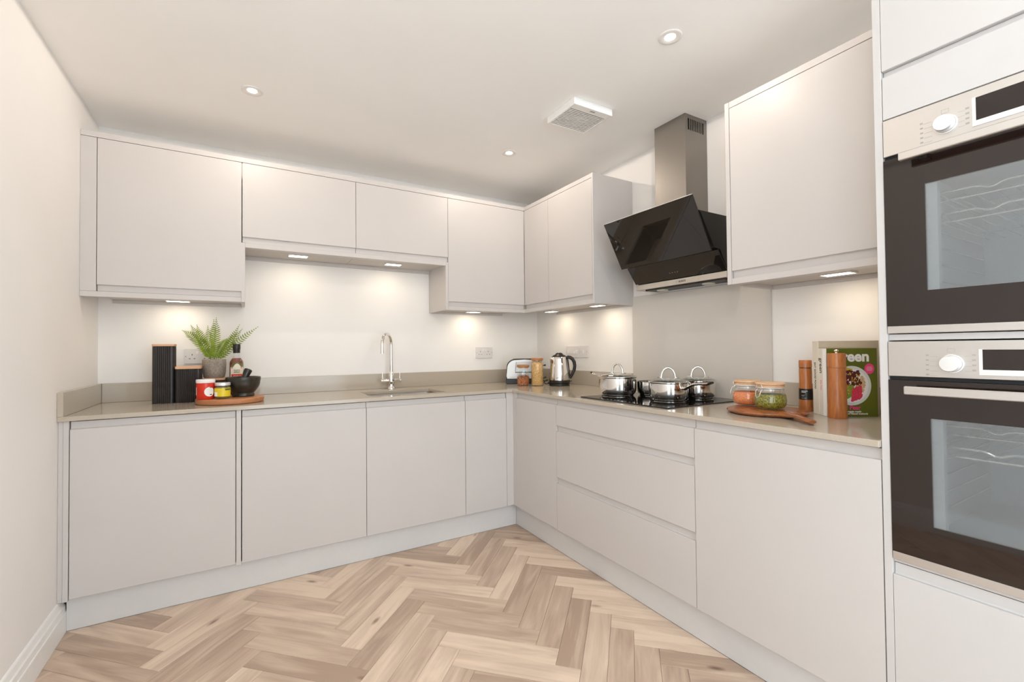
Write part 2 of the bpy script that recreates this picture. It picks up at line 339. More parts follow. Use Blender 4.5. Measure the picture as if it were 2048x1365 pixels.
# floor: screed slab and herringbone planks
fl = struct('floor', box(-0.12, W + 0.12, REAR - 0.12, 0.12, -0.08, -0.006), M_floorbase)
PW, PL, R2 = 0.0945, 0.4725, math.sqrt(2)
def clip(poly, a, b, c):          # keep a*x+b*y<=c
    out = []
    for i in range(len(poly)):
        p, q = poly[i], poly[(i + 1) % len(poly)]; fp = a * p[0] + b * p[1] - c; fq = a * q[0] + b * q[1] - c
        if fp <= 0: out.append(p)
        if fp * fq < 0:
            t = fp / (fp - fq); out.append((p[0] + t * (q[0] - p[0]), p[1] + t * (q[1] - p[1])))
    return out
def uv2xy(u, v): return ((u + v) / R2, (v - u) / R2)
ua = (0.729 + 0.600) / R2; va = (0.729 - 0.600) / R2 - PW
G = 0.0005
planks = 0
for col in range(-8, 9):
    for k in range(-40, 44):
        u0_, v0_ = ua + k * PW + col * PL, va - k * PW + col * PL
        for typ in (0, 1):
            if typ == 0: uu, vv, du, dv = u0_, v0_, PL, PW
            else: uu, vv, du, dv = u0_ + PL - PW, v0_ + PW, PW, PL
            rect = [(uu + G, vv + G), (uu + du - G, vv + G), (uu + du - G, vv + dv - G), (uu + G, vv + dv - G)]
            poly = [uv2xy(*p) for p in rect]
            for cl in ((-1, 0, -0.020), (1, 0, XPL := W - DP - 0.0005), (0, 1, -DP - 0.0005), (0, -1, 4.15)):
                poly = clip(poly, *cl)
                if len(poly) < 3: break
            if len(poly) < 3: continue
            area = abs(sum(poly[i][0] * poly[(i + 1) % len(poly)][1] - poly[(i + 1) % len(poly)][0] * poly[i][1] for i in range(len(poly)))) / 2
            if area < 2e-4: continue
            cx, cy = uv2xy(uu + du / 2, vv + dv / 2); ang = -math.pi / 4 if typ == 0 else math.pi / 4
            ca, sa = math.cos(-ang), math.sin(-ang)
            loc = [((x - cx) * ca - (y - cy) * sa, (x - cx) * sa + (y - cy) * ca) for x, y in poly]
            mx_ = sum(p[0] for p in loc) / len(loc); my_ = sum(p[1] for p in loc) / len(loc)
            bm = bm_new(); n = len(loc); dz = 0.0
            def ins(p, d):
                return (p[0] - d * (1 if p[0] > mx_ else -1), p[1] - d * (1 if p[1] > my_ else -1))
            lo = [bm.verts.new((*p, -0.006)) for p in loc]; mi = [bm.verts.new((*p, -0.0007)) for p in loc]; to = [bm.verts.new((*ins(p, 0.0007), dz)) for p in loc]
            bm.faces.new(to)
            for a, b in ((lo, mi), (mi, to)):
                for i in range(n): bm.faces.new((a[i], a[(i + 1) % n], b[(i + 1) % n], b[i]))
            me = bpy.data.meshes.new('plank'); bmesh.ops.recalc_face_normals(bm, faces=bm.faces); bm.to_mesh(me); bm.free(); me.materials.append(M_plank)
            o = bpy.data.objects.new('plank', me); COL.objects.link(o); o.parent = fl; o.location = (cx, cy, 0); o.rotation_euler = (0, 0, ang)
            planks += 1
print('planks', planks)

# ================================================================ CABINETS
def carcass(run, s0, s1, d1, z0, z1, t=0.016, d0=0.008, top=False):
    bm = bm_new()
    rbox(run, s0, s0 + t, d0, d1, z0, z1, bm=bm); rbox(run, s1 - t, s1, d0, d1, z0, z1, bm=bm)
    rbox(run, s0 + t, s1 - t, d0, d1, z0, z0 + t, bm=bm); rbox(run, s0 + t, s1 - t, d0, d0 + 0.008, z0 + t, z1, bm=bm)
    if top: rbox(run, s0 + t, s1 - t, d0 + 0.008, d1, z1 - t, z1, bm=bm)
    return bm
def jdoor(run, s0, s1, D, z0, z1, lip='top', liph=0.030, mat=None, parent=None, name='door'):
    """handleless door: slab with a set-back finger lip along its top or bottom edge"""
    e = 0.0012
    if lip == 'top':
        pr = [(D - e, z0), (D, z0 + e), (D, z1 - e), (D - e, z1), (D - 0.010, z1), (D - 0.0125, z1 + 0.004), (D - 0.0125, z1 + liph), (D - 0.020, z1 + liph), (D - 0.020, z0)]
    elif lip == 'bottom':
        pr = [(D - e, z1), (D, z1 - e), (D, z0 + e), (D - e, z0), (D - 0.010, z0), (D - 0.0125, z0 - 0.004), (D - 0.0125, z0 - liph), (D - 0.020, z0 - liph), (D - 0.020, z1)]
    else:
        pr = [(D - e, z0), (D, z0 + e), (D, z1 - e), (D - e, z1), (D - 0.020, z1), (D - 0.020, z0)]
    return obj(name, rprism(run, pr, s0, s1), mat or M_cab, parent)
def base_cab(name, label, run, s0, s1, drawers=None):
    t = thing(name, label, 'cabinet', rp(run, (s0 + s1) / 2, D1 / 2, ZD))
    obj('carcass', carcass(run, s0 + 0.001, s1 - 0.001, D1 - 0.023, ZD + 0.001, ZWB - 0.004), M_cabin, t)
    g = 0.0014
    if not drawers: jdoor(run, s0 + g, s1 - g, D1, ZD, ZDT, 'top', 0.031, parent=t)
    else:
        for z0, z1 in drawers: jdoor(run, s0 + g, s1 - g, D1, z0, z1, 'top', 0.031, parent=t, name='drawer_front')
    return t
# left end: wall filler strips
t = thing('filler_panel', 'narrow light grey filler strip between left wall and first base cabinet', 'panel', rp('B', 0.018, 0.3, 0.1405))
obj('filler_strip', rbox('B', 0.0005, 0.0165, 0.03, D1 - 0.004, 0.1405, ZWB - 0.0005, 0.0008), M_cab, t)
obj('end_strip', rbox('B', 0.0172, 0.0348, 0.03, D1, 0.1405, ZWB - 0.0005, 0.0008), M_cab, t)
base_cab('base_cabinet', 'light grey base cabinet door nearest the plain left wall', 'B', 0.0366, 0.6334)
tag(obj('divider_panel', rbox('B', 0.6350, 0.6555, 0.03, D1 + 0.001, 0.1405, ZWB - 0.0005, 0.0008), M_cab), 'slim light grey upright panel between first and second base doors of the sink run', 'panel')
base_cab('base_cabinet', 'light grey base cabinet to the left of the sink, under the round wooden board', 'B', 0.6584, 1.2538)
base_cab('base_cabinet', 'light grey base cabinet directly below the sink and tap', 'B', 1.2538, 1.8552)
base_cab('base_cabinet', 'narrow light grey base cabinet between sink cabinet and corner post', 'B', 1.8552, 2.1511)
pts = [(2.1525, -D1), (W - D1, -D1), (W - D1, -0.645), (W - D1 + 0.02, -0.645), (W - D1 + 0.02, -D1 + 0.02), (2.1525, -D1 + 0.02)]
tag(obj('corner_post', prism(pts, lambda p, q, z: (p, q, z), ZD, ZWB - 0.0005), M_cab, bevel=0.003), 'light grey inside corner post where the two base runs meet', 'panel')
base_cab('base_cabinet', 'light grey blank corner base panel beside the three wide drawers', 'R', 0.6470, 1.0856)
base_cab('drawer_cabinet', 'light grey three drawer cabinet under the hob', 'R', 1.0856, 2.0094, [(ZD, 0.411), (0.4447, 0.7068), (0.7386, ZDT)])
base_cab('base_cabinet', 'light grey wide base cabinet between drawers and oven tower', 'R', 2.0094, 2.6240)
# plinths
tag(obj('plinth', rbox('B', 0.0203, W - DP, DP - 0.016, DP, 0.0005, 0.140, 0.0008), M_plinth), 'long pale grey plinth board under the sink run', 'plinth')
tag(obj('plinth', rbox('R', DP, 3.27, DP - 0.016, DP, 0.0005, 0.140, 0.0008), M_plinth), 'long pale grey plinth board under the hob run and ovens', 'plinth')

# ---- worktop (L shape with sink cut-out), upstands
SX0, SX1, SY0, SY1 = 1.300, 1.760, -0.535, -0.215
def grid_slab(xs, ys, keep, z0, z1):
    bm = bm_new(); vt = {}
    def V(i, j, k):
        if (i, j, k) not in vt: vt[(i, j, k)] = bm.verts.new((xs[i], ys[j], (z0, z1)[k]))
        return vt[(i, j, k)]
    K = lambda i, j: 0 <= i < len(xs) - 1 and 0 <= j < len(ys) - 1 and keep((xs[i] + xs[i + 1]) / 2, (ys[j] + ys[j + 1]) / 2)
    for i in range(len(xs) - 1):
        for j in range(len(ys) - 1):
            if not K(i, j): continue
            bm.faces.new((V(i, j, 1), V(i + 1, j, 1), V(i + 1, j + 1, 1), V(i, j + 1, 1))); bm.faces.new((V(i, j, 0), V(i, j + 1, 0), V(i + 1, j + 1, 0), V(i + 1, j, 0)))
            for di, dj, a, b in ((-1, 0, (i, j), (i, j + 1)), (1, 0, (i + 1, j), (i + 1, j + 1)), (0, -1, (i, j), (i + 1, j)), (0, 1, (i, j + 1), (i + 1, j + 1))):
                if not K(i + di, j + dj): bm.faces.new((V(*a, 0), V(*b, 0), V(*b, 1), V(*a, 1)))
    return bm
XW = W - DW
xs = [0.0005, SX0, SX1, XW, W - 0.0005]; ys = [-2.6240, -DW, SY0, SY1, -0.0005]
keep = lambda x, y: (y > -DW or x > XW) and not (SX0 < x < SX1 and SY0 < y < SY1)
wt = thing('worktop', 'polished grey quartz L shaped worktop with upstand', 'worktop', (1.4, -0.3, ZWB))
obj('slab', grid_slab(xs, ys, keep, ZWB, ZW), M_quartz, wt, bevel=0.0015)
for a in ((0.0005, 0.0200, -DW, -0.0005), (0.0205, W - 0.0005, -0.0200, -0.0005), (W - 0.020, W - 0.0005, -1.1010, -0.0205), (W - 0.020, W - 0.0005, -2.6240, -1.9860)):
    obj('upstand', box(*a, ZW + 0.0002, ZU, 0.0012), M_quartz, wt)
tag(obj('splashback', box(W - 0.0085, W - 0.0015, -1.9850, -1.1020, ZW + 0.0005, 1.500, 0.001), M_splash), 'grey back painted glass splashback behind the hob', 'splashback')

# ---- wall cabinets
def wall_cab(label, run, s0, s1, zdoor=ZDB, zbot=1.462, parts=None, name='wall_cabinet'):
    t = thing(name, label, 'cabinet', rp(run, (s0 + s1) / 2, DU / 2, zbot))
    obj('carcass', rbox(run, s0 + 0.001, s1 - 0.001, 0.002, DU - 0.0225, zbot, ZTOP - 0.002), M_cabin, t)
    for a, b in (parts or [(s0, s1)]):
        jdoor(run, a + 0.0013, b - 0.0013, DU, zdoor, ZCT, 'bottom', 0.030, parent=t)
    return t
tag(obj('filler_panel', rbox('B', 0.0005, 0.0592, 0.002, DU, ZPT + 0.0006, ZCT, 0.0008), M_cab), 'tall narrow light grey filler strip between left wall and first wall cabinet', 'panel')
wall_cab('tall light grey wall cabinet above the black canisters', 'B', 0.0607, 0.6566)
wall_cab('short light grey bridging wall cabinet, left of two above the sink', 'B', 0.6586, 1.2584, ZSB, 1.757)
wall_cab('short light grey bridging wall cabinet, right of two above the tap', 'B', 1.2584, 1.8634, ZSB, 1.757)
wall_cab('tall light grey wall cabinet left of the inside corner', 'B', 1.8634, W - DU - 0.0015)
wall_cab('light grey corner wall cabinet with two fronts beside the cooker hood', 'R', DU + 0.0015, 1.0956, parts=[(DU + 0.0015, 0.6388), (0.6388, 1.0950)])
wall_cab('light grey wall cabinet between cooker hood and oven tower', 'R', 2.0006, 2.6240)
# end panels
tag(obj('end_panel', rbox('B', 0.6545, 0.6730, 0.002, DU - 0.0005, ZCB, ZSB - 0.033, 0.0008), M_cab), 'light grey end panel edge at right foot of the first wall cabinet', 'panel')
tag(obj('end_panel', rbox('B', 1.8455, 1.8640, 0.002, DU - 0.0005, ZCB, ZSB - 0.033, 0.0008), M_cab), 'light grey end panel dropping beside the right hand bridging cabinet', 'panel')
tag(obj('end_panel', rbox('R', 1.0962, 1.1090, 0.002, DU + 0.002, ZCB, ZTOP, 0.001), M_cab), 'light grey end panel of corner wall cabinet facing the cooker hood', 'panel')
tag(obj('end_panel', rbox('R', 1.9806, 1.9998, 0.002, DU + 0.002, ZCB, ZTOP, 0.001), M_cab), 'light grey end panel edge to the right of the cooker hood', 'panel')
# cornice rails above doors, light pelmets below
def rail(name, label, run, s0, s1, z0, z1, d0=DU - 0.05, cat='rail'):
    return tag(obj(name, rbox(run, s0, s1, d0, DU, z0, z1, 0.0008), M_cab), label, cat)
rail('cornice_rail', 'long light grey cornice strip above the sink run wall cabinets', 'B', 0.0005, W - DU, ZCT + 0.0022, ZTOP, DU - 0.0215)
rail('cornice_rail', 'short light grey cornice strip above the corner wall cabinet doors', 'R', DU - 0.021, 1.0955, ZCT + 0.0022, ZTOP, DU - 0.0215)
rail('cornice_rail', 'light grey cornice strip above the wall cabinet next to the ovens', 'R', 2.0004, 2.6240, ZCT + 0.0022, ZTOP, DU - 0.0215)
rail('light_pelmet', 'light grey pelmet under the first tall wall cabinet', 'B', 0.0005, 0.6540, ZCB, ZPT)
rail('light_pelmet', 'light grey pelmet under the two bridging cabinets above the sink', 'B', 0.6734, 1.8450, ZSB - 0.0579, ZSB - 0.0325)
rail('light_pelmet', 'light grey pelmet under the wall cabinet left of the inside corner', 'B', 1.8644, W - DU + 0.05, ZCB, ZPT)
rail('light_pelmet', 'light grey pelmet under the corner cabinet towards the hood', 'R', DU + 0.0005, 1.0958, ZCB, ZPT)
rail('light_pelmet', 'light grey pelmet under the wall cabinet next to the ovens', 'R', 2.0002, 2.6240, ZCB, ZPT)
for lab, a in (('thin rear rail at the wall below the bridging cabinets', ('B', 0.6734, 1.8450, 0.0005, 0.0165, 1.735, 1.7565)),
               ('thin rear rail at the wall below the cabinet above the canisters', ('B', 0.0600, 0.6540, 0.0005, 0.0165, 1.444, 1.4615)),
               ('thin rear rail at the wall below the wall cabinet left of the corner', ('B', 1.8644, 2.46, 0.0005, 0.0165, 1.444, 1.4615)),
               ('thin rear rail at the wall below the corner cabinet beside the hood', ('R', 0.30, 1.0958, 0.0005, 0.0165, 1.444, 1.4615)),
               ('thin rear rail at the wall below the cabinet above the cookbooks', ('R', 2.0002, 2.6240, 0.0005, 0.0165, 1.444, 1.4615))):
    tag(obj('rear_rail', rbox(*a, bev=0.0006), M_cab), lab, 'rail')

# ---- tall oven housing
TY0, TY1, TP = 2.6252, 3.2660, 0.0200
XF = W - D1
t = thing('oven_housing', 'tall white built-in unit housing two ovens at the right edge', 'cabinet', (W - 0.3, -(TY0 + TY1) / 2, ZD))
obj('side_panel', rbox('R', TY0, TY0 + 0.0186, 0.002, D1, 0.141, ZTOP, 0.0008), M_tall, t)
obj('side_panel', rbox('R', TY1 - 0.0186, TY1, 0.002, D1, 0.141, ZTOP, 0.0008), M_tall, t)
s0, s1 = TY0 + 0.0200, TY1 - 0.0200
jdoor('R', s0, s1, D1, ZD, 0.5502, 'top', 0.030, M_tall, t, 'door')
jdoor('R', s0, s1, D1, 1.9445, ZCT + 0.024, 'none', mat=M_tall, parent=t, name='door')
obj('filler_panel', rbox('R', s0, s1, D1 - 0.020, D1 - 0.0005, 1.8065, 1.9262, 0.0008), M_tall, t)
obj('finger_rail', rbox('R', s0, s1, D1 - 0.06, D1 - 0.014, 1.9268, 1.9435), M_tall, t)
for z in (0.5865, 1.1930, 1.8045): obj('shelf', rbox('R', TY0 + 0.019, TY1 - 0.019, 0.03, D1 - 0.012 - (0.03 if z > 1.7 else 0), z - (0.004 if z < 1.0 else 0.001), z + (0.0045 if z < 1.0 else 0.015) - (0.0135 if z > 1.7 else 0)), M_tall, t)
obj('top_panel', rbox('R', TY0 + 0.019, TY1 - 0.019, 0.03, D1 - 0.021, ZTOP - 0.018, ZTOP), M_tall, t)
def oven(label, zt, zb, zfb, zdb, win0, win1, hz, kz):
    """zt top, zb bottom, zfb fascia bottom, zdb glass bottom (trim below)"""
    o = thing('built_in_oven', label, 'oven', (W - 0.3, -(s0 + s1) / 2, zb), group='built-in ovens')
    a, b = s0 + 0.0005, s1 - 0.0005; D = D1 + 0.002
    fa = obj('fascia', rbox('R', a, b, D - 0.020, D, zfb, zt, 0.001), M_fascia, o)
    obj('gap_strip', rbox('R', a, b, D - 0.03, D - 0.012, zfb - 0.010, zfb - 0.0005), M_rubber, o)
    # door: black glass frame with a window opening
    w0, w1 = a + 0.0870, b - 0.0870
    bm = bm_new(); dz0, dz1 = zdb, zfb - 0.0105
    for q in ((a, w0, dz0, dz1), (w1, b, dz0, dz1), (w0, w1, win1, dz1), (w0, w1, dz0, win0)): rbox('R', q[0], q[1], D - 0.006, D, q[2], q[3], bm=bm)
    bmesh.ops.remove_doubles(bm, verts=bm.verts, dist=1e-5)
    dr = obj('door', bm, M_blackg, o)
    obj('window', rbox('R', w0, w1, D - 0.0055, D - 0.0005, win0, win1), M_ovwin, dr)
    obj('inner_frame', rbox('R', w0 - 0.01, w0 + 0.022, D - 0.030, D - 0.008, win0 - 0.01, win1 + 0.01), M_enamel, dr)
    obj('bottom_trim', rbox('R', a, b, D - 0.020, D + 0.0005, zb, zdb - 0.0006, 0.001), M_fascia, o)
    # bar handle with two posts
    bm = bm_new(); h0, h1 = a + 0.048, b - 0.048
    rbox('R', h0, h1, D + 0.036, D + 0.048, hz - 0.0105, hz + 0.0105, 0.002, bm)
    hd = obj('handle', bm, M_fascia, dr)
    for hs in (h0 + 0.03, h1 - 0.045): obj('handle_post', rbox('R', hs, hs + 0.015, D + 0.0002, D + 0.0358, hz - 0.007, hz + 0.007), M_black, dr)
    # knob
    kx, ky = XF - 0.002, -(a + 0.1305)
    kn = obj('knob', lathe([(0, 0), (0.0200, 0), (0.0205, 0.003), (0.0200, 0.018), (0.0185, 0.0205), (0, 0.0215)], 36), M_silver, fa, local=True, smooth=35,
             xform=Matrix.Translation(Vector((kx, ky, kz)) - ORG[o.name]) @ Matrix.Rotation(math.radians(-90), 4, 'Y'))
    obj('knob_ring', lathe([(0.0235, 0), (0.0235, 0.0015), (0.0212, 0.0020), (0.0212, 0)], 36), M_silver, fa, local=True, smooth=35,
        xform=Matrix.Translation(Vector((kx, ky, kz)) - ORG[o.name]) @ Matrix.Rotation(math.radians(-90), 4, 'Y'))
    # display in a silver surround
    dz = zt - 0.0225; d_b = zfb + 0.0230; ds = a + 0.1805
    bm = bm_new()
    rbox('R', ds, ds + 0.0065, D, D + 0.002, zfb + 0.010, dz + 0.001, bm=bm); rbox('R', ds + 0.0065, ds + 0.225, D, D + 0.002, zfb + 0.010, d_b, bm=bm)
    obj('display_surround', bm, M_silver, fa)
    obj('display', rbox('R', ds + 0.0065, ds + 0.225, D, D + 0.0012, d_b, dz), M_blackg, fa)
    # printed function symbols round the knob
    bm = bm_new(); P = lambda s_, z_, w_, h_: rbox('R', s_ - w_ / 2, s_ + w_ / 2, D, D + 0.0003, z_ - h_ / 2, z_ + h_ / 2, bm=bm)
    ks = a + 0.1305
    for i in range(5): P(ks - 0.047, kz + 0.021 - i * 0.0125, 0.006, 0.004); P(ks - 0.034, kz + 0.018 - i * 0.0125, 0.016, 0.0006)
    for i in range(4): P(ks + 0.041, kz + 0.022 - i * 0.0125, 0.007, 0.0045); P(ks + 0.030, kz + 0.019 - i * 0.0125, 0.012, 0.0006)
    for q in ((0, 0.038, 0.014, 0.0007), (0, 0.029, 0.014, 0.0007), (-0.007, 0.0335, 0.0007, 0.009), (0.007, 0.0335, 0.0007, 0.009), (0, 0.026, 0.0014, 0.0014)): P(ks + q[0], kz + q[1], q[2], q[3])
    obj('control_print', bm, M_inkgrey, fa)['kind'] = 'stuff'
    # cavity: open-fronted enamel box
    bm = bm_new(); c0, c1, cz0, cz1, cd0, cd1 = w0 - 0.005, w1 + 0.005, win0 - 0.02, win1 + 0.03, 0.12, D - 0.032
    for q in ((c0 - 0.01, c0, cd0, cd1, cz0, cz1), (c1, c1 + 0.01, cd0, cd1, cz0, cz1), (c0, c1, cd0, cd1, cz0 - 0.01, cz0), (c0, c1, cd0, cd1, cz1, cz1 + 0.01), (c0 - 0.01, c1 + 0.01, cd0 - 0.01, cd0, cz0, cz1)): rbox('R', *q, bm=bm)
    obj('cavity', bm, M_enamel, o)
    # side runners and two wire racks with a dipped front rail
    bm = bm_new()
    for i in range(6):
        for cs in (c0 + 0.004, c1 - 0.004): add_tube(bm, [rp('R', cs, cd0 + 0.02, win0 + 0.03 + i * 0.045), rp('R', cs, cd1 - 0.02, win0 + 0.03 + i * 0.045)], 0.0022, 6)
    obj('runners', bm, M_wire, o)['kind'] = 'stuff'
    for i in (0, 1):
        z = win1 - 0.020 - i * 0.057; bm = bm_new(); m_ = (c0 + c1) / 2; fr = [(c0 + 0.012, 0)]
        for dc in (-0.105, 0.105): fr += [(m_ + dc - 0.030, 0), (m_ + dc - 0.018, -0.003), (m_ + dc - 0.006, -0.009), (m_ + dc + 0.006, -0.009), (m_ + dc + 0.018, -0.003), (m_ + dc + 0.030, 0)]
        fr.append((c1 - 0.012, 0))
        add_tube(bm, [rp('R', q, cd1 - 0.03, z + h) for q, h in fr], 0.0030, 6)
        add_tube(bm, [rp('R', c0 + 0.012, cd1 - 0.03, z - 0.023), rp('R', c1 - 0.012, cd1 - 0.03, z - 0.023)], 0.0026, 6)
        for cs in (c0 + 0.012, c1 - 0.012): add_tube(bm, [rp('R', cs, cd1 - 0.03, z), rp('R', cs, cd0 + 0.03, z)], 0.0026, 6)
        add_tube(bm, [rp('R', c0 + 0.012, cd0 + 0.03, z), rp('R', c1 - 0.012, cd0 + 0.03, z)], 0.0026, 6)
        for q in range(13):
            sx_ = c0 + 0.02 + q * (c1 - c0 - 0.04) / 12; add_tube(bm, [rp('R', sx_, cd1 - 0.03, z - 0.023), rp('R', sx_, cd0 + 0.03, z - 0.023)], 0.0014, 5)
        obj('rack', bm, M_wire, o)
    return o
oven('upper built-in oven with steel fascia and black glass door', 1.8027, 1.2105, 1.7010, 1.2312, 1.3215, 1.6013, 1.6760, 1.7396)
oven('lower built-in oven with steel fascia, near the bottom right corner', 1.1883, 0.5934, 1.0941, 0.6152, 0.7050, 0.9865, 1.0600, 1.1304)

# ================================================================ COOKER HOOD
HY0, HY1, HC = -1.844, -1.254, -1.549
hd = thing('cooker_hood', 'inclined black glass cooker hood with steel chimney above the hob', 'cooker hood', (W - 0.15, HC, 1.52))
fy = lambda p, q, t_: (p, t_, q)
def plate(pa, pb, th):   # slanted plate from pa to pb (x,z) with thickness th towards the wall
    dx, dz = pb[0] - pa[0], pb[1] - pa[1]; l = math.hypot(dx, dz); nx, nz = -dz / l * th, dx / l * th
    if nx < 0: nx, nz = -nx, -nz
    return [pa, pb, (pb[0] + nx, pb[1] + nz), (pa[0] + nx, pa[1] + nz)]
bodyp = [(2.478, 1.815), (W - 0.003, 1.815), (W - 0.003, 1.548), (2.692, 1.548), (2.632, 1.648), (2.588, 1.652), (2.492, 1.806)]
obj('body', prism(bodyp, fy, HY0 + 0.004, HY1 - 0.004), M_black, hd)
obj('glass_panel', prism(plate((2.427, 1.878), (2.561, 1.633), 0.006), fy, HY0, HY1), M_hoodg, hd, bevel=0.0008)
lg = obj('lower_glass_panel', prism(plate((2.606, 1.642), (2.674, 1.551), 0.006), fy, HY0, HY1), M_hoodg, hd, bevel=0.0008)
obj('glass_edge', box(2.4255, 2.4290, HY0, HY1, 1.8772, 1.8795), M_silver, hd)
sb = obj('steel_strip', box(2.676, W - 0.003, HY0, HY1, 1.516, 1.5475, 0.001), M_steel, hd)
obj('filter_panel', box(2.690, W - 0.012, HY0 + 0.02, HY1 - 0.06, 1.508, 1.5158), M_black, hd)
for y in (-1.70, -1.40): obj('hood_lamp', lathe([(0, 0), (0.030, 0), (0.032, 0.003), (0.032, 0.006), (0, 0.006)], 28, (2.735, y, 1.5025)), M_lamp_off, hd, smooth=40)
TX = lambda x, y, z: Matrix.Translation(-ORG[hd.name]) @ frame((x, y, z), (0, -1, 0), (0, 0, 1))
text('brand_lettering', 'BOSCH', 0.0135, M_ink, sb, TX(2.6757, -1.583, 1.5315), 0.0003)
bm = lathe([(0.0052, 0), (0.0062, 0), (0.0062, 0.0003), (0.0052, 0.0003), (0.0052, 0)], 24)
obj('brand_roundel', bm, M_inkgrey, sb, local=True, xform=TX(2.6757, -1.548, 1.5315))
bm = bm_new()
for q in range(4): add_box(bm, 2.6367, 2.6372, -1.575 + q * 0.018, -1.5715 + q * 0.018, 1.6005, 1.6035)
bm2 = bm_new()
for q in range(4): add_box(bm2, -0.0015, 0.0015, -0.0015, 0.0015, 0, 0.0003); bmesh.ops.translate(bm2, verts=bm2.verts[-8:], vec=(q * 0.017 - 0.026, 0, 0))
bm.free(); obj('touch_marks', bm2, M_silver, lg, local=True, xform=Matrix.Translation(-ORG[hd.name]) @ frame((2.6515, HC, 1.581), (0, -1, 0), (-0.599, 0, 0.801)))
# chimney with vent slots high on both sides
CX0, CY0, CY1 = 2.6285, -1.6550, -1.4530
bm = bm_new()
add_box(bm, CX0, CX0 + 0.002, CY0, CY1, 1.8155, ZC - 0.001)
for y in (CY0, CY1 - 0.002):
    vz0, vz1 = ZC - 0.082, ZC - 0.022; n = 9; x0, x1 = CX0 + 0.022, W - 0.028
    add_box(bm, CX0 + 0.002, W - 0.002, y, y + 0.002, 1.8155, vz0); add_box(bm, CX0 + 0.002, W - 0.002, y, y + 0.002, vz1, ZC - 0.001)
    add_box(bm, CX0 + 0.002, x0, y, y + 0.002, vz0, vz1); add_box(bm, x1, W - 0.002, y, y + 0.002, vz0, vz1)
    for k in range(n - 1):
        xc = x0 + (k + 1) * (x1 - x0) / n; add_box(bm, xc - 0.0035, xc + 0.0035, y, y + 0.002, vz0, vz1)
ch = obj('chimney', bm, M_steelv, hd)
obj('duct', box(CX0 + 0.02, W - 0.006, CY0 + 0.02, CY1 - 0.02, 1.8155, ZC - 0.002), M_rubber, ch)

# ================================================================ CEILING FITTINGS
def downlight(loc, label):
    t = thing('downlight', label, 'light', loc, group='recessed ceiling downlights')
    obj('bezel', lathe([(0.0205, -0.0002), (0.0215, -0.0010), (0.0330, -0.0042), (0.0420, -0.0040), (0.0445, -0.0022), (0.0445, 0.0003), (0.0205, 0.0003)], 40), M_white, t, local=True, smooth=40)
    obj('lens', lathe([(0, -0.0012), (0.0204, -0.0012), (0.0204, 0.0002), (0, 0.0002)], 32), M_glowd, t, local=True)
    ld = bpy.data.lights.new('downlight_lamp', 'SPOT'); ld.energy = DOWN_E; ld.color = LAMP_D; ld.spot_size = math.radians(180); ld.spot_blend = 0.02; ld.shadow_soft_size = 0.010
    lo = bpy.data.objects.new('downlight_lamp', ld); COL.objects.link(lo); lo.parent = t; lo.location = (0, 0, -0.0125)
    return t
zc_ = ZC - 0.0004
d0_ = downlight((0.699, -0.785, zc_ - 0.0), 'round recessed downlight at the left, above the sink run')
dup(d0_, (2.080, -0.791, zc_), label='round recessed downlight furthest back, towards the corner cabinet')
dup(d0_, (2.099, -2.008, zc_), label='round recessed downlight nearest, at upper right before the oven tower')
for x, y, l_ in ((0.70, -2.01, 'round recessed downlight out of view above the left wall side'), (0.70, -3.25, 'added round recessed downlight out of view above the viewpoint'), (2.10, -3.25, 'added round recessed downlight out of view in front of the ovens')): dup(d0_, (x, y, zc_), label=l_)  # the two rearmost are added lamps, to bring in more light
# extractor fan
FX0, FX1, FY0, FY1 = 2.035, 2.280, -1.492, -1.266
fn = thing('ceiling_extractor', 'square white louvred extractor fan on the ceiling', 'extractor fan', ((FX0 + FX1) / 2, (FY0 + FY1) / 2, ZC))
bm = bm_new(); zb_, zt_ = ZC - 0.034, ZC - 0.0005
bm.free(); bm = grid_slab([FX0, FX0 + 0.012, FX1 - 0.012, FX1], [FY0, FY0 + 0.045, FY1 - 0.012, FY1], lambda x, y: not (FX0 + 0.012 < x < FX1 - 0.012 and FY0 + 0.045 < y < FY1 - 0.012), zb_, zt_)
obj('housing', bm, M_fan, fn, bevel=0.003)
obj('back_plate', box(FX0 + 0.01, FX1 - 0.01, FY0 + 0.04, FY1 - 0.01, ZC - 0.014, ZC - 0.002), M_fan, fn)
obj('impeller_shroud', lathe([(0.075, 0), (0.075, 0.006), (0.070, 0.006), (0.070, 0)], 36, ((FX0 + FX1) / 2, (FY0 + FY1) / 2 + 0.015, ZC - 0.0195)), M_sock, fn)
ns = 14
for k in range(ns):
    y = FY0 + 0.050 + k * (FY1 - FY0 - 0.066) / (ns - 1)
    obj('slat', prism([(y, zb_ + 0.001), (y + 0.0068, zb_ + 0.001), (y + 0.0095, zb_ + 0.011), (y + 0.0085, zb_ + 0.011)], lambda p, q, t_: (t_, p, q), FX0 + 0.012, FX1 - 0.012), M_fan, fn)
obj('maker_plate', box(2.150, 2.180, FY0 + 0.016, FY0 + 0.024, zb_ - 0.0006, zb_), M_inkgrey, fn)
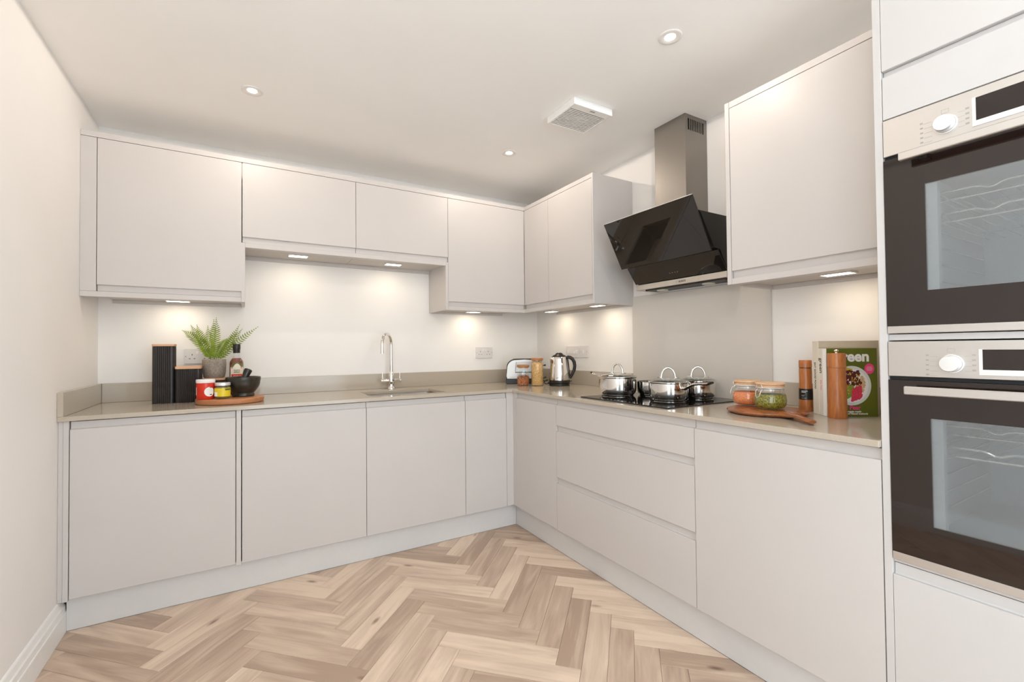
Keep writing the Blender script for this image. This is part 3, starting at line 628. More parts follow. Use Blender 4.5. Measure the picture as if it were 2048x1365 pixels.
# under-cabinet lights
def ulight(loc, label, rz=0.0):
    t = thing('under_cabinet_light', label, 'light', loc, rz, group='under cabinet lights')
    obj('housing', add_box(add_box(add_box(box(-0.055, 0.055, 0.027, 0.033, -0.0085, -0.0002), -0.055, 0.055, -0.033, -0.027, -0.0085, -0.0002), -0.055, -0.049, -0.027, 0.027, -0.0085, -0.0002), 0.049, 0.055, -0.027, 0.027, -0.0085, -0.0002), M_silver, t, local=True)
    obj('diffuser', box(-0.0488, 0.0488, -0.0268, 0.0268, -0.0075, -0.0012), M_glowu, t, local=True)
    ld = bpy.data.lights.new('cabinet_lamp', 'AREA'); ld.shape = 'RECTANGLE'; ld.size = 0.09; ld.size_y = 0.045; ld.energy = UNDER_E; ld.color = LAMP_W
    lo = bpy.data.objects.new('cabinet_lamp', ld); COL.objects.link(lo); lo.parent = t; lo.location = (0, 0, -0.0095)
    return t
u0_ = ulight((0.357, -0.135, 1.462), 'small LED light under the cabinet above the canisters')
for loc, rz, lab in (((0.950, -0.185, 1.757), 0, 'small LED light under the left bridging cabinet'), ((1.529, -0.180, 1.757), 0, 'small LED light under the right bridging cabinet above the tap'),
                     ((2.150, -0.125, 1.462), 0, 'small LED light under the wall cabinet left of the corner'), ((2.664, -0.405, 1.462), math.pi / 2, 'small LED light under the corner cabinet, above the toaster'),
                     ((2.664, -0.925, 1.462), math.pi / 2, 'small LED light under the corner cabinet, beside the hood'), ((2.640, -2.335, 1.462), math.pi / 2, 'small LED light under the cabinet above the cookbooks')):
    dup(u0_, loc, rz, lab)

# ================================================================ SOCKETS
def socket(run, s, zc, label, kind):
    """double 13 A socket or single switch plate on the wall"""
    w = {'double': 0.146, 'cooker': 0.146, 'single': 0.086}[kind]
    t = thing('wall_socket' if kind != 'single' else 'switch_plate', label, 'socket' if kind != 'single' else 'switch', rp(run, s, 0.0, zc - 0.043))
    bm = prism(rrect(w, 0.086, 0.005), lambda p, q, d: rp(run, s + p, d, zc + q), 0.0005, 0.0095)
    obj('plate', bm, M_sock, t, bevel=0.0012)
    B = lambda nm, c, z_, w_, h_, d_, m_: obj(nm, rbox(run, s + c - w_ / 2, s + c + w_ / 2, 0.0093, d_, zc + z_ - h_ / 2, zc + z_ + h_ / 2), m_, t)
    if kind == 'double':
        for sx_ in (-1, 1):
            B('pin_slot', sx_ * 0.035, 0.009, 0.0040, 0.008, 0.0097, M_slot)
            for e in (-0.011, 0.011): B('pin_slot', sx_ * 0.035 + e, -0.013, 0.0066, 0.0040, 0.0097, M_slot)
            B('screw_cap', sx_ * 0.0655, 0.000, 0.004, 0.004, 0.0097, M_slot)
            B('rocker', sx_ * 0.011, 0.022, 0.010, 0.016, 0.0125, M_white)
    elif kind == 'cooker':
        for k in range(6): B('rocker', -0.052 + k * 0.021, 0.0, 0.014, 0.026, 0.0125, M_white)
        for sx_ in (-1, 1): B('screw_cap', sx_ * 0.066, 0.0, 0.003, 0.003, 0.0097, M_slot)
    else:
        B('rocker', 0.0, 0.0, 0.016, 0.026, 0.0125, M_white)
        for sx_ in (-1, 1): B('screw_cap', sx_ * 0.034, 0.0, 0.003, 0.003, 0.0097, M_slot)
    return t
socket('B', 0.3731 + 0.073, 1.1527, 'pale double socket on the wall behind the fern', 'double')
socket('B', 2.297, 1.1505, 'pale double socket on the wall left of the toaster', 'double')
socket('R', 0.4836, 1.1514, 'pale grid switch plate on the wall behind the kettle', 'cooker')
socket('R', 0.6200, 1.1530, 'pale single switch plate right of the kettle', 'single')

# ================================================================ SINK AND TAP
sk_ = thing('sink', 'undermounted stainless steel sink bowl set into the worktop', 'sink', ((SX0 + SX1) / 2, (SY0 + SY1) / 2, 0.715))
bm = bm_new(); a0 = [(x + (SX0 + SX1) / 2, y + (SY0 + SY1) / 2) for x, y in rrect(SX1 - SX0 + 0.004, SY1 - SY0 + 0.004, 0.03)]
a1 = [(x + (SX0 + SX1) / 2, y + (SY0 + SY1) / 2) for x, y in rrect(SX1 - SX0 - 0.02, SY1 - SY0 - 0.02, 0.04)]
a2 = [(x + (SX0 + SX1) / 2, y + (SY0 + SY1) / 2) for x, y in rrect(SX1 - SX0 + 0.03, SY1 - SY0 + 0.03, 0.03)]
rings = [[bm.verts.new((*p, z)) for p in q] for q, z in ((a2, ZWB - 0.0012), (a0, ZWB - 0.0012), (a0, ZWB - 0.02), (a1, 0.72))]
for a, b in zip(rings, rings[1:]):
    for i in range(len(a)): bm.faces.new((a[i], a[(i + 1) % len(a)], b[(i + 1) % len(a)], b[i]))
bm.faces.new(rings[-1])
obj('bowl', bm, M_steel, sk_, smooth=30)
obj('drain', lathe([(0, 0.002), (0.030, 0.001), (0.042, 0.003), (0.044, 0.0005)], 32, ((SX0 + SX1) / 2 + 0.1, (SY0 + SY1) / 2, 0.7205)), M_chrome, sk_, smooth=40)
tp = thing('mixer_tap', 'chrome swan neck mixer tap with two side levers behind the sink', 'tap', (1.5400, -0.0830, ZW + 0.0004))
obj('body', lathe([(0, 0), (0.026, 0), (0.026, 0.004), (0.0205, 0.012), (0.0185, 0.022), (0.020, 0.040), (0.0205, 0.058), (0.0195, 0.075), (0.0165, 0.095), (0.0145, 0.112), (0.0125, 0.118), (0, 0.118)], 32), M_chrome, tp, local=True, smooth=50)
dirx = Vector((-0.62, -0.785, 0)); Rr = 0.074
pts = [Vector((0, 0, 0.1)), Vector((0, 0, 0.2)), Vector((0, 0, 0.300))]
for k in range(1, 15):
    a = math.pi * k / 14; pts.append(dirx * (Rr - Rr * math.cos(a)) + Vector((0, 0, 0.300 + Rr * math.sin(a))))
pts.append(dirx * 2 * Rr + Vector((0, 0, 0.262)))
obj('spout', tube(pts, 0.0112, 14), M_chrome, tp, local=True, smooth=50)
obj('nozzle', lathe([(0, 0), (0.0118, 0), (0.0118, 0.022), (0, 0.022)], 20, tuple(dirx * 2 * Rr + Vector((0, 0, 0.243)))), M_chrome, tp, local=True, smooth=40)
for sx_ in (-1, 1):
    lv = obj('lever_barrel', tube([(sx_ * 0.012, 0, 0.056), (sx_ * 0.068, 0, 0.056), (sx_ * 0.070, 0, 0.056)], [0.0125, 0.0125, 0.011], 20), M_chrome, tp, local=True, smooth=50)
    obj('lever', tube([(sx_ * 0.058, 0.0, 0.062), (sx_ * 0.060, 0.002, 0.085), (sx_ * 0.061, 0.004, 0.110)], 0.0030, 8), M_chrome, lv, local=True, smooth=50)

# ================================================================ HOB AND PANS
HX0, HX1, BY0, BY1 = 2.232, 2.752, -1.853, -1.268
hb = thing('induction_hob', 'black glass induction hob set on the worktop', 'hob', ((HX0 + HX1) / 2, (BY0 + BY1) / 2, ZW))
obj('glass_top', box(HX0, HX1, BY0, BY1, ZW + 0.0003, ZW + 0.0055, 0.0018), M_hob, hb)
bm = bm_new()
for q in range(9): add_box(bm, HX0 + 0.022, HX0 + 0.027, -1.66 + q * 0.025, -1.652 + q * 0.025, ZW + 0.0055, ZW + 0.0058)
obj('touch_controls', bm, M_inkgrey, hb)['kind'] = 'stuff'
ZH = ZW + 0.0058
def pan(label, x, y, r, h, rot, lid=True, handle=True, loop_rot=None, hlen=0.16):
    t = thing('saucepan', label, 'saucepan', (x, y, ZH), rot)
    pr = [(0, 0), (r - 0.020, 0), (r - 0.014, 0.002), (r - 0.013, 0.007), (r - 0.008, 0.0095), (r - 0.003, 0.018), (r, 0.034), (r, h - 0.003), (r + 0.0035, h), (r + 0.0025, h + 0.0012), (r - 0.002, h - 0.002), (r - 0.002, 0.034), (r - 0.006, 0.016), (0, 0.010)]
    obj('pot', lathe(pr, 56), M_pan, t, local=True, smooth=35)
    if lid:
        ld = obj('lid', lathe([(r + 0.002, h + 0.0018), (r * 0.97, h + 0.006), (r * 0.8, h + 0.013), (r * 0.5, h + 0.0205), (r * 0.2, h + 0.024), (0, h + 0.0245)], 48), M_lidg, t, local=True, smooth=60)
        obj('lid_rim', lathe([(r - 0.001, h + 0.0012), (r + 0.0045, h + 0.0015), (r + 0.0045, h + 0.0042), (r - 0.001, h + 0.0052)], 48), M_pan, ld, local=True, smooth=40)
        lr = loop_rot if loop_rot is not None else 0.0
        R_ = Matrix.Rotation(lr, 4, 'Z'); n = 14; lp = []
        for k in range(n + 1):
            a = math.pi * k / n; lp.append(R_ @ Vector((0.033 * math.cos(a), 0, h + 0.0225 + 0.050 * math.sin(a))))
        obj('lid_handle', tube(lp, 0.0052, 10), M_chrome, ld, local=True, smooth=50)
        bm = bm_new()
        for e in (-1, 1): q = R_ @ Vector((e * 0.043, 0, 0)); add_box(bm, q.x - 0.007, q.x + 0.007, q.y - 0.006, q.y + 0.006, h + 0.0195, h + 0.0255)
        obj('handle_foot', bm, M_chrome, ld, local=True)
    if handle:
        hp = [(r - 0.002, 0, h - 0.024), (r + 0.012, 0, h - 0.024), (r + 0.030, 0, h - 0.014), (r + 0.060, 0, h - 0.001), (r + hlen * 0.6, 0, h + 0.004), (r + hlen * 0.85, 0, h + 0.006), (r + hlen, 0, h + 0.012)]
        ha = obj('handle', tube(hp, [0.014, 0.013, 0.0110, 0.0105, 0.0115, 0.0115, 0.0095], 12, flat=0.62), M_pan, t, local=True, smooth=60)
        obj('handle_slot', tube([(r + hlen * 0.86, 0, h + 0.0065), (r + hlen + 0.004, 0, h + 0.0135)], 0.0108, 10, flat=0.55), M_black, ha, local=True, smooth=60)
    return t
ang = lambda dx, dy: math.atan2(dy, dx)
vr = ang(0.70, -0.71)
a = ang(0.15, 0.99); pan('polished steel saucepan with glass lid at the left front of the hob', 2.452, -1.322, 0.101, 0.098, a, loop_rot=vr - a - 0.5)
a = ang(-0.06, -1.0); pan('polished steel saucepan with glass lid at the right front of the hob', 2.490, -1.640, 0.0945, 0.086, a, loop_rot=ang(0.65, -0.76) - a)
a = ang(0.75, -0.66); pan('small lidless steel saucepan between and behind the two front pans', 2.600, -1.420, 0.072, 0.075, a, lid=False, hlen=0.12)
a = ang(0.9, 0.2); pan('polished steel lidded pan at the right rear of the hob', 2.682, -1.668, 0.083, 0.086, a, handle=False, loop_rot=ang(0.62, -0.78) - a)

# ================================================================ LEFT GROUP ON THE WORKTOP
def canister(label, x0, x1, y0, y1, h, lid):
    cx, cy, w, dp = (x0 + x1) / 2, (y0 + y1) / 2, x1 - x0, y1 - y0
    t = thing('storage_canister', label, 'canister', (cx, cy, ZW), group='black fluted canisters')
    # fluted sides: outline with small half-round ribs on the flats
    pts = []; base = rrect(w - 0.006, dp - 0.006, 0.012, 4)
    def side(p, q, n):
        for k in range(n):
            for e, out in ((0.0, 0.0), (0.25, 0.0018), (0.5, 0.0026), (0.75, 0.0018)):
                u = (k + e) / n; x = p[0] + (q[0] - p[0]) * u; y = p[1] + (q[1] - p[1]) * u
                nx, ny = (q[1] - p[1]), -(q[0] - p[0]); l = math.hypot(nx, ny); pts.append((x + nx / l * out, y + ny / l * out))
    n1 = max(6, int((w - 0.024) / 0.0088)); n2 = max(6, int((dp - 0.024) / 0.0088))
    for i in range(4):
        cor = base[i * 5:(i + 1) * 5]; pts += cor[:-1]; nxt = base[((i + 1) * 5) % 20]
        side(cor[-1], nxt, n1 if i in (0, 2) else n2)
    bm = prism(pts, lambda p, q, z: (p, q, z), 0.0005, h - lid)
    obj('body', bm, M_blackm, t, local=True)
    obj('lid', prism(rrect(w, dp, 0.010, 4), lambda p, q, z: (p, q, z), h - lid + 0.0006, h), M_bamboo, t, local=True, bevel=0.0012)
    return t
canister('tall square black fluted canister with a bamboo lid', 0.2600, 0.3560, -0.2580, -0.1680, 0.3080, 0.0115)
canister('medium square black fluted canister with a bamboo lid', 0.3575, 0.4720, -0.2750, -0.1660, 0.1900, 0.0140)
canister('short black canister with bamboo lid under the potted fern', 0.4760, 0.5780, -0.2020, -0.1000, 0.1205, 0.0130)
# fern in a concrete pot
pt = thing('potted_fern', 'green artificial fern in a round grey concrete pot', 'plant', (0.5245, -0.151, ZW + 0.1208))
obj('pot', lathe([(0, 0), (0.046, 0), (0.051, 0.004), (0.0555, 0.03), (0.0575, 0.07), (0.0570, 0.1005), (0.0555, 0.1025), (0.0520, 0.1015), (0.0510, 0.092), (0, 0.090)], 44), M_concrete, pt, local=True, smooth=45)
obj('soil', lathe([(0, 0.0945), (0.030, 0.0935), (0.0505, 0.0915)], 28), M_soil, pt, local=True)
def frond(tip, bend, w, n=21, seed=0):
    """arching stem with paired leaflets; tip relative to the pot, bend = sideways sag of the curve"""
    rnd = random.Random(seed); bm = bm_new(); p0 = Vector((tip[0] * 0.06, tip[1] * 0.06, 0.085)); p2 = Vector(tip); mid = (p0 + p2) / 2 + Vector(bend)
    C_ = lambda u: p0 * (1 - u) ** 2 + mid * 2 * u * (1 - u) + p2 * u * u
    add_tube(bm, [C_(k / 12) for k in range(13)], [0.0016 - 0.0011 * k / 12 for k in range(13)], 5)
    view = Vector((0.05, -1.0, 0.1)).normalized()
    for k in range(3, n + 1):
        u = k / n; c = C_(u); tg = (C_(min(1, u + 0.02)) - C_(u - 0.02)).normalized(); sd = tg.cross(view).normalized(); fw = view
        wl = w * (math.sin(math.pi * min(1, (u * 0.92 + 0.10))) ** 0.6) * (1.0 if u < 0.75 else (1.02 - u) / 0.27) + 0.003
        for s_ in (-1, 1):
            d = (sd * s_ + tg * 0.42 + fw * rnd.uniform(-0.35, 0.35)).normalized(); hw = 0.0034 * (0.6 + 0.4 * wl / w)
            q = [c, c + d * wl * 0.22 - tg * hw, c + d * wl * 0.68 - tg * hw * 0.75, c + d * wl + tg * 0.003, c + d * wl * 0.72 + tg * hw * 0.95, c + d * wl * 0.25 + tg * hw]
            v = [bm.verts.new(p) for p in q]; m1 = bm.verts.new(c + d * wl * 0.45 - fw * -0.0014)
            for i in range(6): bm.faces.new((v[i], v[(i + 1) % 6], m1))
    return bm
FR = [((-0.145, -0.01, 0.262), (0.0, 0, 0.055), 0.026), ((-0.105, -0.03, 0.289), (-0.012, 0, 0.03), 0.027), ((-0.082, 0.02, 0.294), (-0.018, 0, 0.01), 0.026), ((-0.029, -0.035, 0.286), (-0.008, -0.01, 0), 0.025),
      ((0.010, -0.02, 0.334), (0.004, -0.012, 0), 0.026), ((-0.004, 0.03, 0.326), (-0.004, 0, 0), 0.024), ((0.120, 0.01, 0.298), (0.004, 0, -0.016), 0.022), ((0.133, -0.025, 0.272), (0.0, 0, 0.006), 0.025), ((0.213, 0.005, 0.288), (-0.01, 0, 0.012), 0.021), ((0.060, 0.045, 0.22), (0, 0, 0.03), 0.022)]
for i, (tip, bd, w) in enumerate(FR): obj('frond', frond(tip, bd, w, seed=i), M_fern, pt, local=True)
# chilli oil bottle
bt = thing('oil_bottle', 'chilli oil bottle with black cap behind the stone mortar', 'bottle', (0.6320, -0.195, ZW + 0.0006))
obj('oil', lathe([(0, 0.003), (0.0325, 0.003), (0.0340, 0.008), (0.0340, 0.196), (0.0325, 0.208), (0.026, 0.220), (0.020, 0.228), (0, 0.228)], 40), M_oil, bt, local=True, smooth=50)
obj('glass', lathe([(0, 0), (0.0335, 0), (0.0362, 0.004), (0.0362, 0.198), (0.0348, 0.210), (0.0275, 0.224), (0.0190, 0.235), (0.0155, 0.244), (0.0150, 0.262)], 40), M_glass, bt, local=True, smooth=60)
obj('cap', lathe([(0.0150, 0.256), (0.0172, 0.257), (0.0172, 0.275), (0.0190, 0.279), (0.0190, 0.305), (0.0175, 0.308), (0, 0.308)], 32), M_black, bt, local=True, smooth=40)
def wrap(r, a0, a1, z0, z1, fn=None, n=20, top=None):
    """label patch wrapped on a cylinder of radius r, angles in degrees measured from -y towards +x"""
    bm = bm_new(); lo, hi = [], []
    for k in range(n + 1):
        u = k / n; a = math.radians(a0 + (a1 - a0) * u); x, y = r * math.sin(a), -r * math.cos(a); t_ = z1 if top is None else top(u)
        lo.append(bm.verts.new((x, y, z0))); hi.append(bm.verts.new((x, y, t_)))
    for k in range(n): bm.faces.new((lo[k], lo[k + 1], hi[k + 1], hi[k]))
    return bm
arch = lambda u: 0.178 + (0.016 * math.cos((u - 0.5) * math.pi / 0.5) if abs(u - 0.5) < 0.25 else 0) + (0.004 if 0.22 < u < 0.78 else 0)
lb = obj('label', wrap(0.0366, -52, 60, 0.05, 0.178, top=arch, n=32), M_cream, bt, local=True)
obj('label_band', wrap(0.0369, -42, 50, 0.055, 0.139, n=24), M_labred, lb, local=True)
obj('label_picture', wrap(0.0365, -46, 54, 0.180, 0.205, top=lambda u: 0.190 + 0.016 * math.sin(math.pi * u)), M_labgreen, lb, local=True)
for u in (-38, 40): obj('label_flash', wrap(0.0369, u - 8, u + 8, 0.1715, 0.1755, n=6), M_labred, lb, local=True)
fx = lambda z, r=0.0372, a=0.06: frame((r * math.sin(a), -r * math.cos(a), z), (math.cos(a), math.sin(a), 0), (0, 0, 1))
text('label_lettering', 'FILIPPO', 0.0095, M_labgreen, lb, fx(0.160), 0.0002); text('label_lettering', 'BERIO', 0.0105, M_labgreen, lb, fx(0.1495), 0.0002)
text('label_lettering', 'CHILLI', 0.0125, M_cream, lb, fx(0.126), 0.0003)
# round board
BX, BYc = 0.6080, -0.3850
tag(obj('round_board', lathe([(0, 0.0006), (0.148, 0.0006), (0.153, 0.004), (0.1545, 0.011), (0.1535, 0.024), (0.150, 0.0275), (0, 0.0278)], 72), M_board, smooth=40), 'round wooden serving board at the left end of the worktop', 'board')
rb_ = bpy.data.objects['round_board']; rb_.location = (BX, BYc, ZW)
ZB = ZW + 0.0282
# red jar
j = thing('preserve_jar', 'red jar with white lid on the round board', 'jar', (0.5010, -0.4380, ZB))
obj('jar', lathe([(0, 0), (0.036, 0), (0.039, 0.004), (0.0395, 0.075), (0.0385, 0.082), (0, 0.083)], 40), M_red, j, local=True, smooth=45)
obj('lid', lathe([(0.0375, 0.0815), (0.0405, 0.082), (0.0412, 0.084), (0.0412, 0.096), (0.0395, 0.099), (0, 0.100)], 40), M_white, j, local=True, smooth=40)
bm = bm_new(); rings_ = []
for q in range(5):
    row = []
    for k in range(28):
        a = 2 * math.pi * k / 28; th = math.radians(28) + 0.58 * (q + 0.3) / 4.3 * math.cos(a); row.append(bm.verts.new((0.0399 * math.sin(th), -0.0399 * math.cos(th), 0.038 + 0.0235 * (q + 0.3) / 4.3 * math.sin(a))))
    rings_.append(row)
bm.faces.new(rings_[0])
for a_, b_ in zip(rings_, rings_[1:]):
    for k in range(28): bm.faces.new((a_[k], a_[(k + 1) % 28], b_[(k + 1) % 28], b_[k]))
lb = obj('round_label', bm, M_whitep, j, local=True)
obj('label_mark', wrap(0.0402, 30, 44, 0.0215, 0.0265, n=6), M_ink, lb, local=True); obj('label_mark', wrap(0.0402, 28, 44, 0.0575, 0.0605, n=6), M_ink, lb, local=True)
for z in (0.052, 0.047, 0.042, 0.034): obj('label_rule', wrap(0.0402, 8, 46, z, z + 0.0009, n=8), M_sock, lb, local=True)
obj('side_label', wrap(0.0398, -82, -66, 0.022, 0.060, n=6), M_whitep, j, local=True)
# yellow jar
j = thing('sauce_jar', 'small glass jar with yellow label and silver lid on the round board', 'jar', (0.5740, -0.4540, ZB))
obj('sauce', lathe([(0, 0.003), (0.032, 0.003), (0.034, 0.008), (0.034, 0.056), (0.030, 0.062), (0, 0.062)], 36), M_olive, j, local=True, smooth=45)
obj('glass', lathe([(0, 0), (0.033, 0), (0.0362, 0.005), (0.0362, 0.056), (0.0335, 0.0635), (0.0325, 0.070)], 36), M_glass, j, local=True, smooth=60)
obj('lid', lathe([(0.0325, 0.066), (0.0350, 0.0665), (0.0355, 0.078), (0.0335, 0.0805), (0, 0.081)], 36), M_silver, j, local=True, smooth=40)
lb = obj('label', wrap(0.0365, -78, 72, 0.012, 0.054, n=28), M_yel, j, local=True)
obj('label_mark', wrap(0.0368, 18, 66, 0.0425, 0.0515, n=10), M_labgreen, lb, local=True)
obj('label_panel', wrap(0.0368, -72, -36, 0.014, 0.034, n=8), M_whitep, lb, local=True)
# mortar and pestle
mo = thing('mortar', 'dark green stone mortar on the round board', 'mortar', (0.6650, -0.3760, ZB))
obj('bowl', lathe([(0, 0), (0.050, 0), (0.053, 0.004), (0.0525, 0.012), (0.050, 0.018), (0.062, 0.032), (0.074, 0.052), (0.0790, 0.070), (0.0785, 0.076), (0.0805, 0.081), (0.0820, 0.094), (0.0815, 0.1015), (0.0790, 0.1030), (0.0725, 0.101), (0.068, 0.080), (0.055, 0.050), (0.03, 0.032), (0, 0.028)], 56), M_stone, mo, local=True, smooth=40)
ps = obj('pestle', bm_new(), M_stone)
bpy.data.objects.remove(ps)
bm = tube([(0.0, 0.0, 0.0), (0.004, 0, 0.010), (0.012, 0.002, 0.03), (0.026, 0.006, 0.065), (0.036, 0.008, 0.090), (0.040, 0.009, 0.099), (0.0415, 0.0095, 0.1025)], [0.012, 0.019, 0.021, 0.0165, 0.0195, 0.0195, 0.015], 20)
ps = tag(obj('pestle', bm, M_stone, smooth=45), 'dark stone pestle leaning in the mortar', 'pestle'); ps.location = (0.6480, -0.3800, ZB + 0.0400)

# ================================================================ CORNER GROUP
# toaster
RT = math.atan2(-0.504, 0.864)
to = thing('toaster', 'polished steel toaster with black trim in the worktop corner', 'toaster', (2.5320, -0.2200, ZW), RT)
def tprof(w, z0, z1, rl):
    return [(-w / 2 + 0.006, z0), (w / 2 - 0.006, z0), (w / 2, z0 + 0.02)] + arc((w / 2 - rl - 0.006, z1 - rl), rl, 0, 90, 8) + [(0, z1 + 0.004)] + arc((-w / 2 + rl + 0.006, z1 - rl), rl, 90, 180, 8) + [(-w / 2, z0 + 0.02)]
fp = lambda p, q, t_: (p, t_, q)
obj('body', prism(tprof(0.280, 0.004, 0.186, 0.062), fp, -0.075, 0.075), M_black, to, local=True, smooth=40, bevel=0.003)
obj('side_panel', prism([(p * 0.965, q * 0.975 + 0.006 if q < 0.1 else q - 0.006) for p, q in tprof(0.280, 0.036, 0.186, 0.062)], fp, -0.0785, -0.0745), M_toast, to, local=True, smooth=40)
obj('base', prism([(-0.134, 0.0005), (0.134, 0.0005), (0.141, 0.010), (0.141, 0.036), (-0.141, 0.036), (-0.141, 0.010)], fp, -0.0780, 0.0760), M_black, to, local=True, bevel=0.003)
obj('raised_panel', prism([(-0.062, 0.092), (-0.055, 0.165), (0.085, 0.165), (0.090, 0.092)], fp, -0.0825, -0.0780), M_toast, to, local=True, bevel=0.002)
obj('trim_line', prism([(-0.070, 0.085), (-0.063, 0.167), (-0.060, 0.167), (-0.067, 0.090), (0.09, 0.090), (0.09, 0.085)], fp, -0.0812, -0.0780), M_black, to, local=True)
obj('lever', tube([(0.138, 0, 0.135), (0.155, 0, 0.137), (0.168, 0, 0.138)], [0.004, 0.004, 0.0075], 10), M_black, to, local=True, smooth=50)
bm = bm_new()
for y in (-0.03, 0.03): add_box(bm, -0.085, 0.085, y - 0.010, y + 0.010, 0.1885, 0.1895)
obj('slot', bm, M_rubber, to, local=True)
bm = bm_new()
for k in range(6): add_box(bm, -0.112 + k * 0.007, -0.107 + k * 0.007, -0.0790, -0.0784, 0.047, 0.053)
obj('maker_mark', bm, M_inkgrey, to, local=True)['kind'] = 'stuff'
# nut jar and oat jar
def canjar(label, x, y, r, h, lidh, fill, fh, lump=None):
    t = thing('glass_storage_jar', label, 'jar', (x, y, ZW), group='corner storage jars')
    obj('glass', lathe([(0, 0.0005), (r - 0.004, 0.0005), (r, 0.005), (r, h - lidh - 0.030), (r - 0.002, h - lidh - 0.016), (r - 0.006, h - lidh - 0.008), (r - 0.006, h - lidh + 0.002)], 40), M_glass, t, local=True, smooth=50)
    obj('contents', lathe([(0, 0.004), (r - 0.004, 0.004), (r - 0.0025, 0.008), (r - 0.0025, fh * 0.97), (r * 0.7, fh * 1.02), (r * 0.3, fh * 0.98), (0, fh)], 40), fill, t, local=True, smooth=50)
    obj('lid', lathe([(r - 0.0065, h - lidh - 0.006), (r - 0.0065, h - lidh), (r, h - lidh), (r + 0.001, h - lidh + 0.002), (r + 0.001, h - 0.002), (r - 0.001, h), (0, h)], 40), M_brownlid, t, local=True, smooth=40)
    return t
nj = canjar('short glass jar of almonds with a wooden lid', 2.4100, -0.4020, 0.0435, 0.149, 0.0155, M_nuts, 0.060)
rn = random.Random(3); bm = bm_new()
for k in range(70):
    a = rn.uniform(0, 2 * math.pi); rr_ = rn.uniform(0.0, 0.036) if k < 25 else 0.0378; z = 0.063 + rn.uniform(0, 0.008) if k < 25 else rn.uniform(0.012, 0.064)
    b_ = lathe([(0, -0.009), (0.0038, -0.005), (0.0050, 0.0), (0.0034, 0.006), (0, 0.0095)], 6)
    Mx = Matrix.Translation((rr_ * math.cos(a), rr_ * math.sin(a), z)) @ Matrix.Rotation(rn.uniform(0, 6), 4, 'Z') @ Matrix.Rotation(rn.uniform(0.6, 2.2), 4, 'X')
    bmesh.ops.transform(b_, matrix=Mx, verts=b_.verts); tmp = bpy.data.meshes.new('t'); b_.to_mesh(tmp); b_.free(); bm.from_mesh(tmp); bpy.data.meshes.remove(tmp)
al = obj('almonds', bm, M_nuts, nj, local=True, smooth=60); al['kind'] = 'stuff'
canjar('tall glass jar of oats with a wooden lid', 2.4870, -0.4700, 0.0435, 0.199, 0.0165, M_oats, 0.168)
# kettle
KR = math.atan2(-0.596, 0.803)
ke = thing('kettle', 'polished steel electric kettle with black handle', 'kettle', (2.6150, -0.5640, ZW), KR)
obj('power_base', lathe([(0, 0.0005), (0.070, 0.0005), (0.0735, 0.003), (0.0735, 0.016), (0.070, 0.019), (0, 0.019)], 44), M_black, ke, local=True, smooth=40)
obj('foot_ring', lathe([(0, 0.0195), (0.0735, 0.0195), (0.0745, 0.024), (0.0735, 0.041), (0, 0.041)], 44), M_black, ke, local=True, smooth=40)
bm = lathe([(0.0725, 0.0405), (0.0722, 0.050), (0.068, 0.100), (0.0620, 0.150), (0.0565, 0.190), (0.0535, 0.203), (0.050, 0.207)], 56)
for v in bm.verts:                                   # pull a short spout out of the upper rim on the side away from the handle
    if v.co.z > 0.145 and v.co.x < 0:
        k = max(0.0, -v.co.x / math.hypot(v.co.x, v.co.y)) ** 14; v.co.x -= 0.011 * k * min(1.0, (v.co.z - 0.145) / 0.05)
bd = obj('body', bm, M_pan, ke, local=True, smooth=50)
obj('lid', lathe([(0.0515, 0.2045), (0.0505, 0.2100), (0.042, 0.2170), (0.028, 0.2230), (0.024, 0.2300), (0.016, 0.2350), (0, 0.2365)], 40), M_black, ke, local=True, smooth=50)
hp = [(0.048, 0, 0.196), (0.062, 0, 0.204), (0.078, 0, 0.201), (0.094, 0, 0.189), (0.106, 0, 0.168), (0.110, 0, 0.142), (0.106, 0, 0.115), (0.096, 0, 0.090), (0.084, 0, 0.068), (0.074, 0, 0.052)]
obj('handle', tube(hp, [0.010, 0.012, 0.0125, 0.0125, 0.0125, 0.012, 0.0115, 0.011, 0.0105, 0.010], 14), M_black, ke, local=True, smooth=60)
obj('handle_spine', tube([(0.0590, 0, 0.196), (0.0645, 0, 0.150), (0.0700, 0, 0.100), (0.0745, 0, 0.056)], 0.0085, 12, flat=0.6), M_black, ke, local=True, smooth=60)
obj('switch', box(0.070, 0.090, -0.006, 0.006, 0.029, 0.034, 0.001), M_black, ke, local=True)
bm = bm_new()
for k in range(5):
    for q in range(2): add_box(bm, -0.024 + k * 0.005, -0.021 + k * 0.005, -0.0715, -0.0700, 0.052 + q * 0.006, 0.056 + q * 0.006)
obj('maker_mark', bm, M_inkgrey, ke, local=True)['kind'] = 'stuff'
cb = [Vector((-0.070, 0.01, 0.010))]
for k in range(40):
    u = k / 39; cb.append(Vector((-0.085 - 0.030 * u + 0.016 * math.sin(u * 16), 0.02 + 0.012 * math.cos(u * 16) + 0.05 * u, 0.008 + 0.050 * u + 0.008 * math.sin(u * 16 + 1))))
obj('power_cord', tube(cb, 0.0032, 8), M_black, ke, local=True, smooth=60)

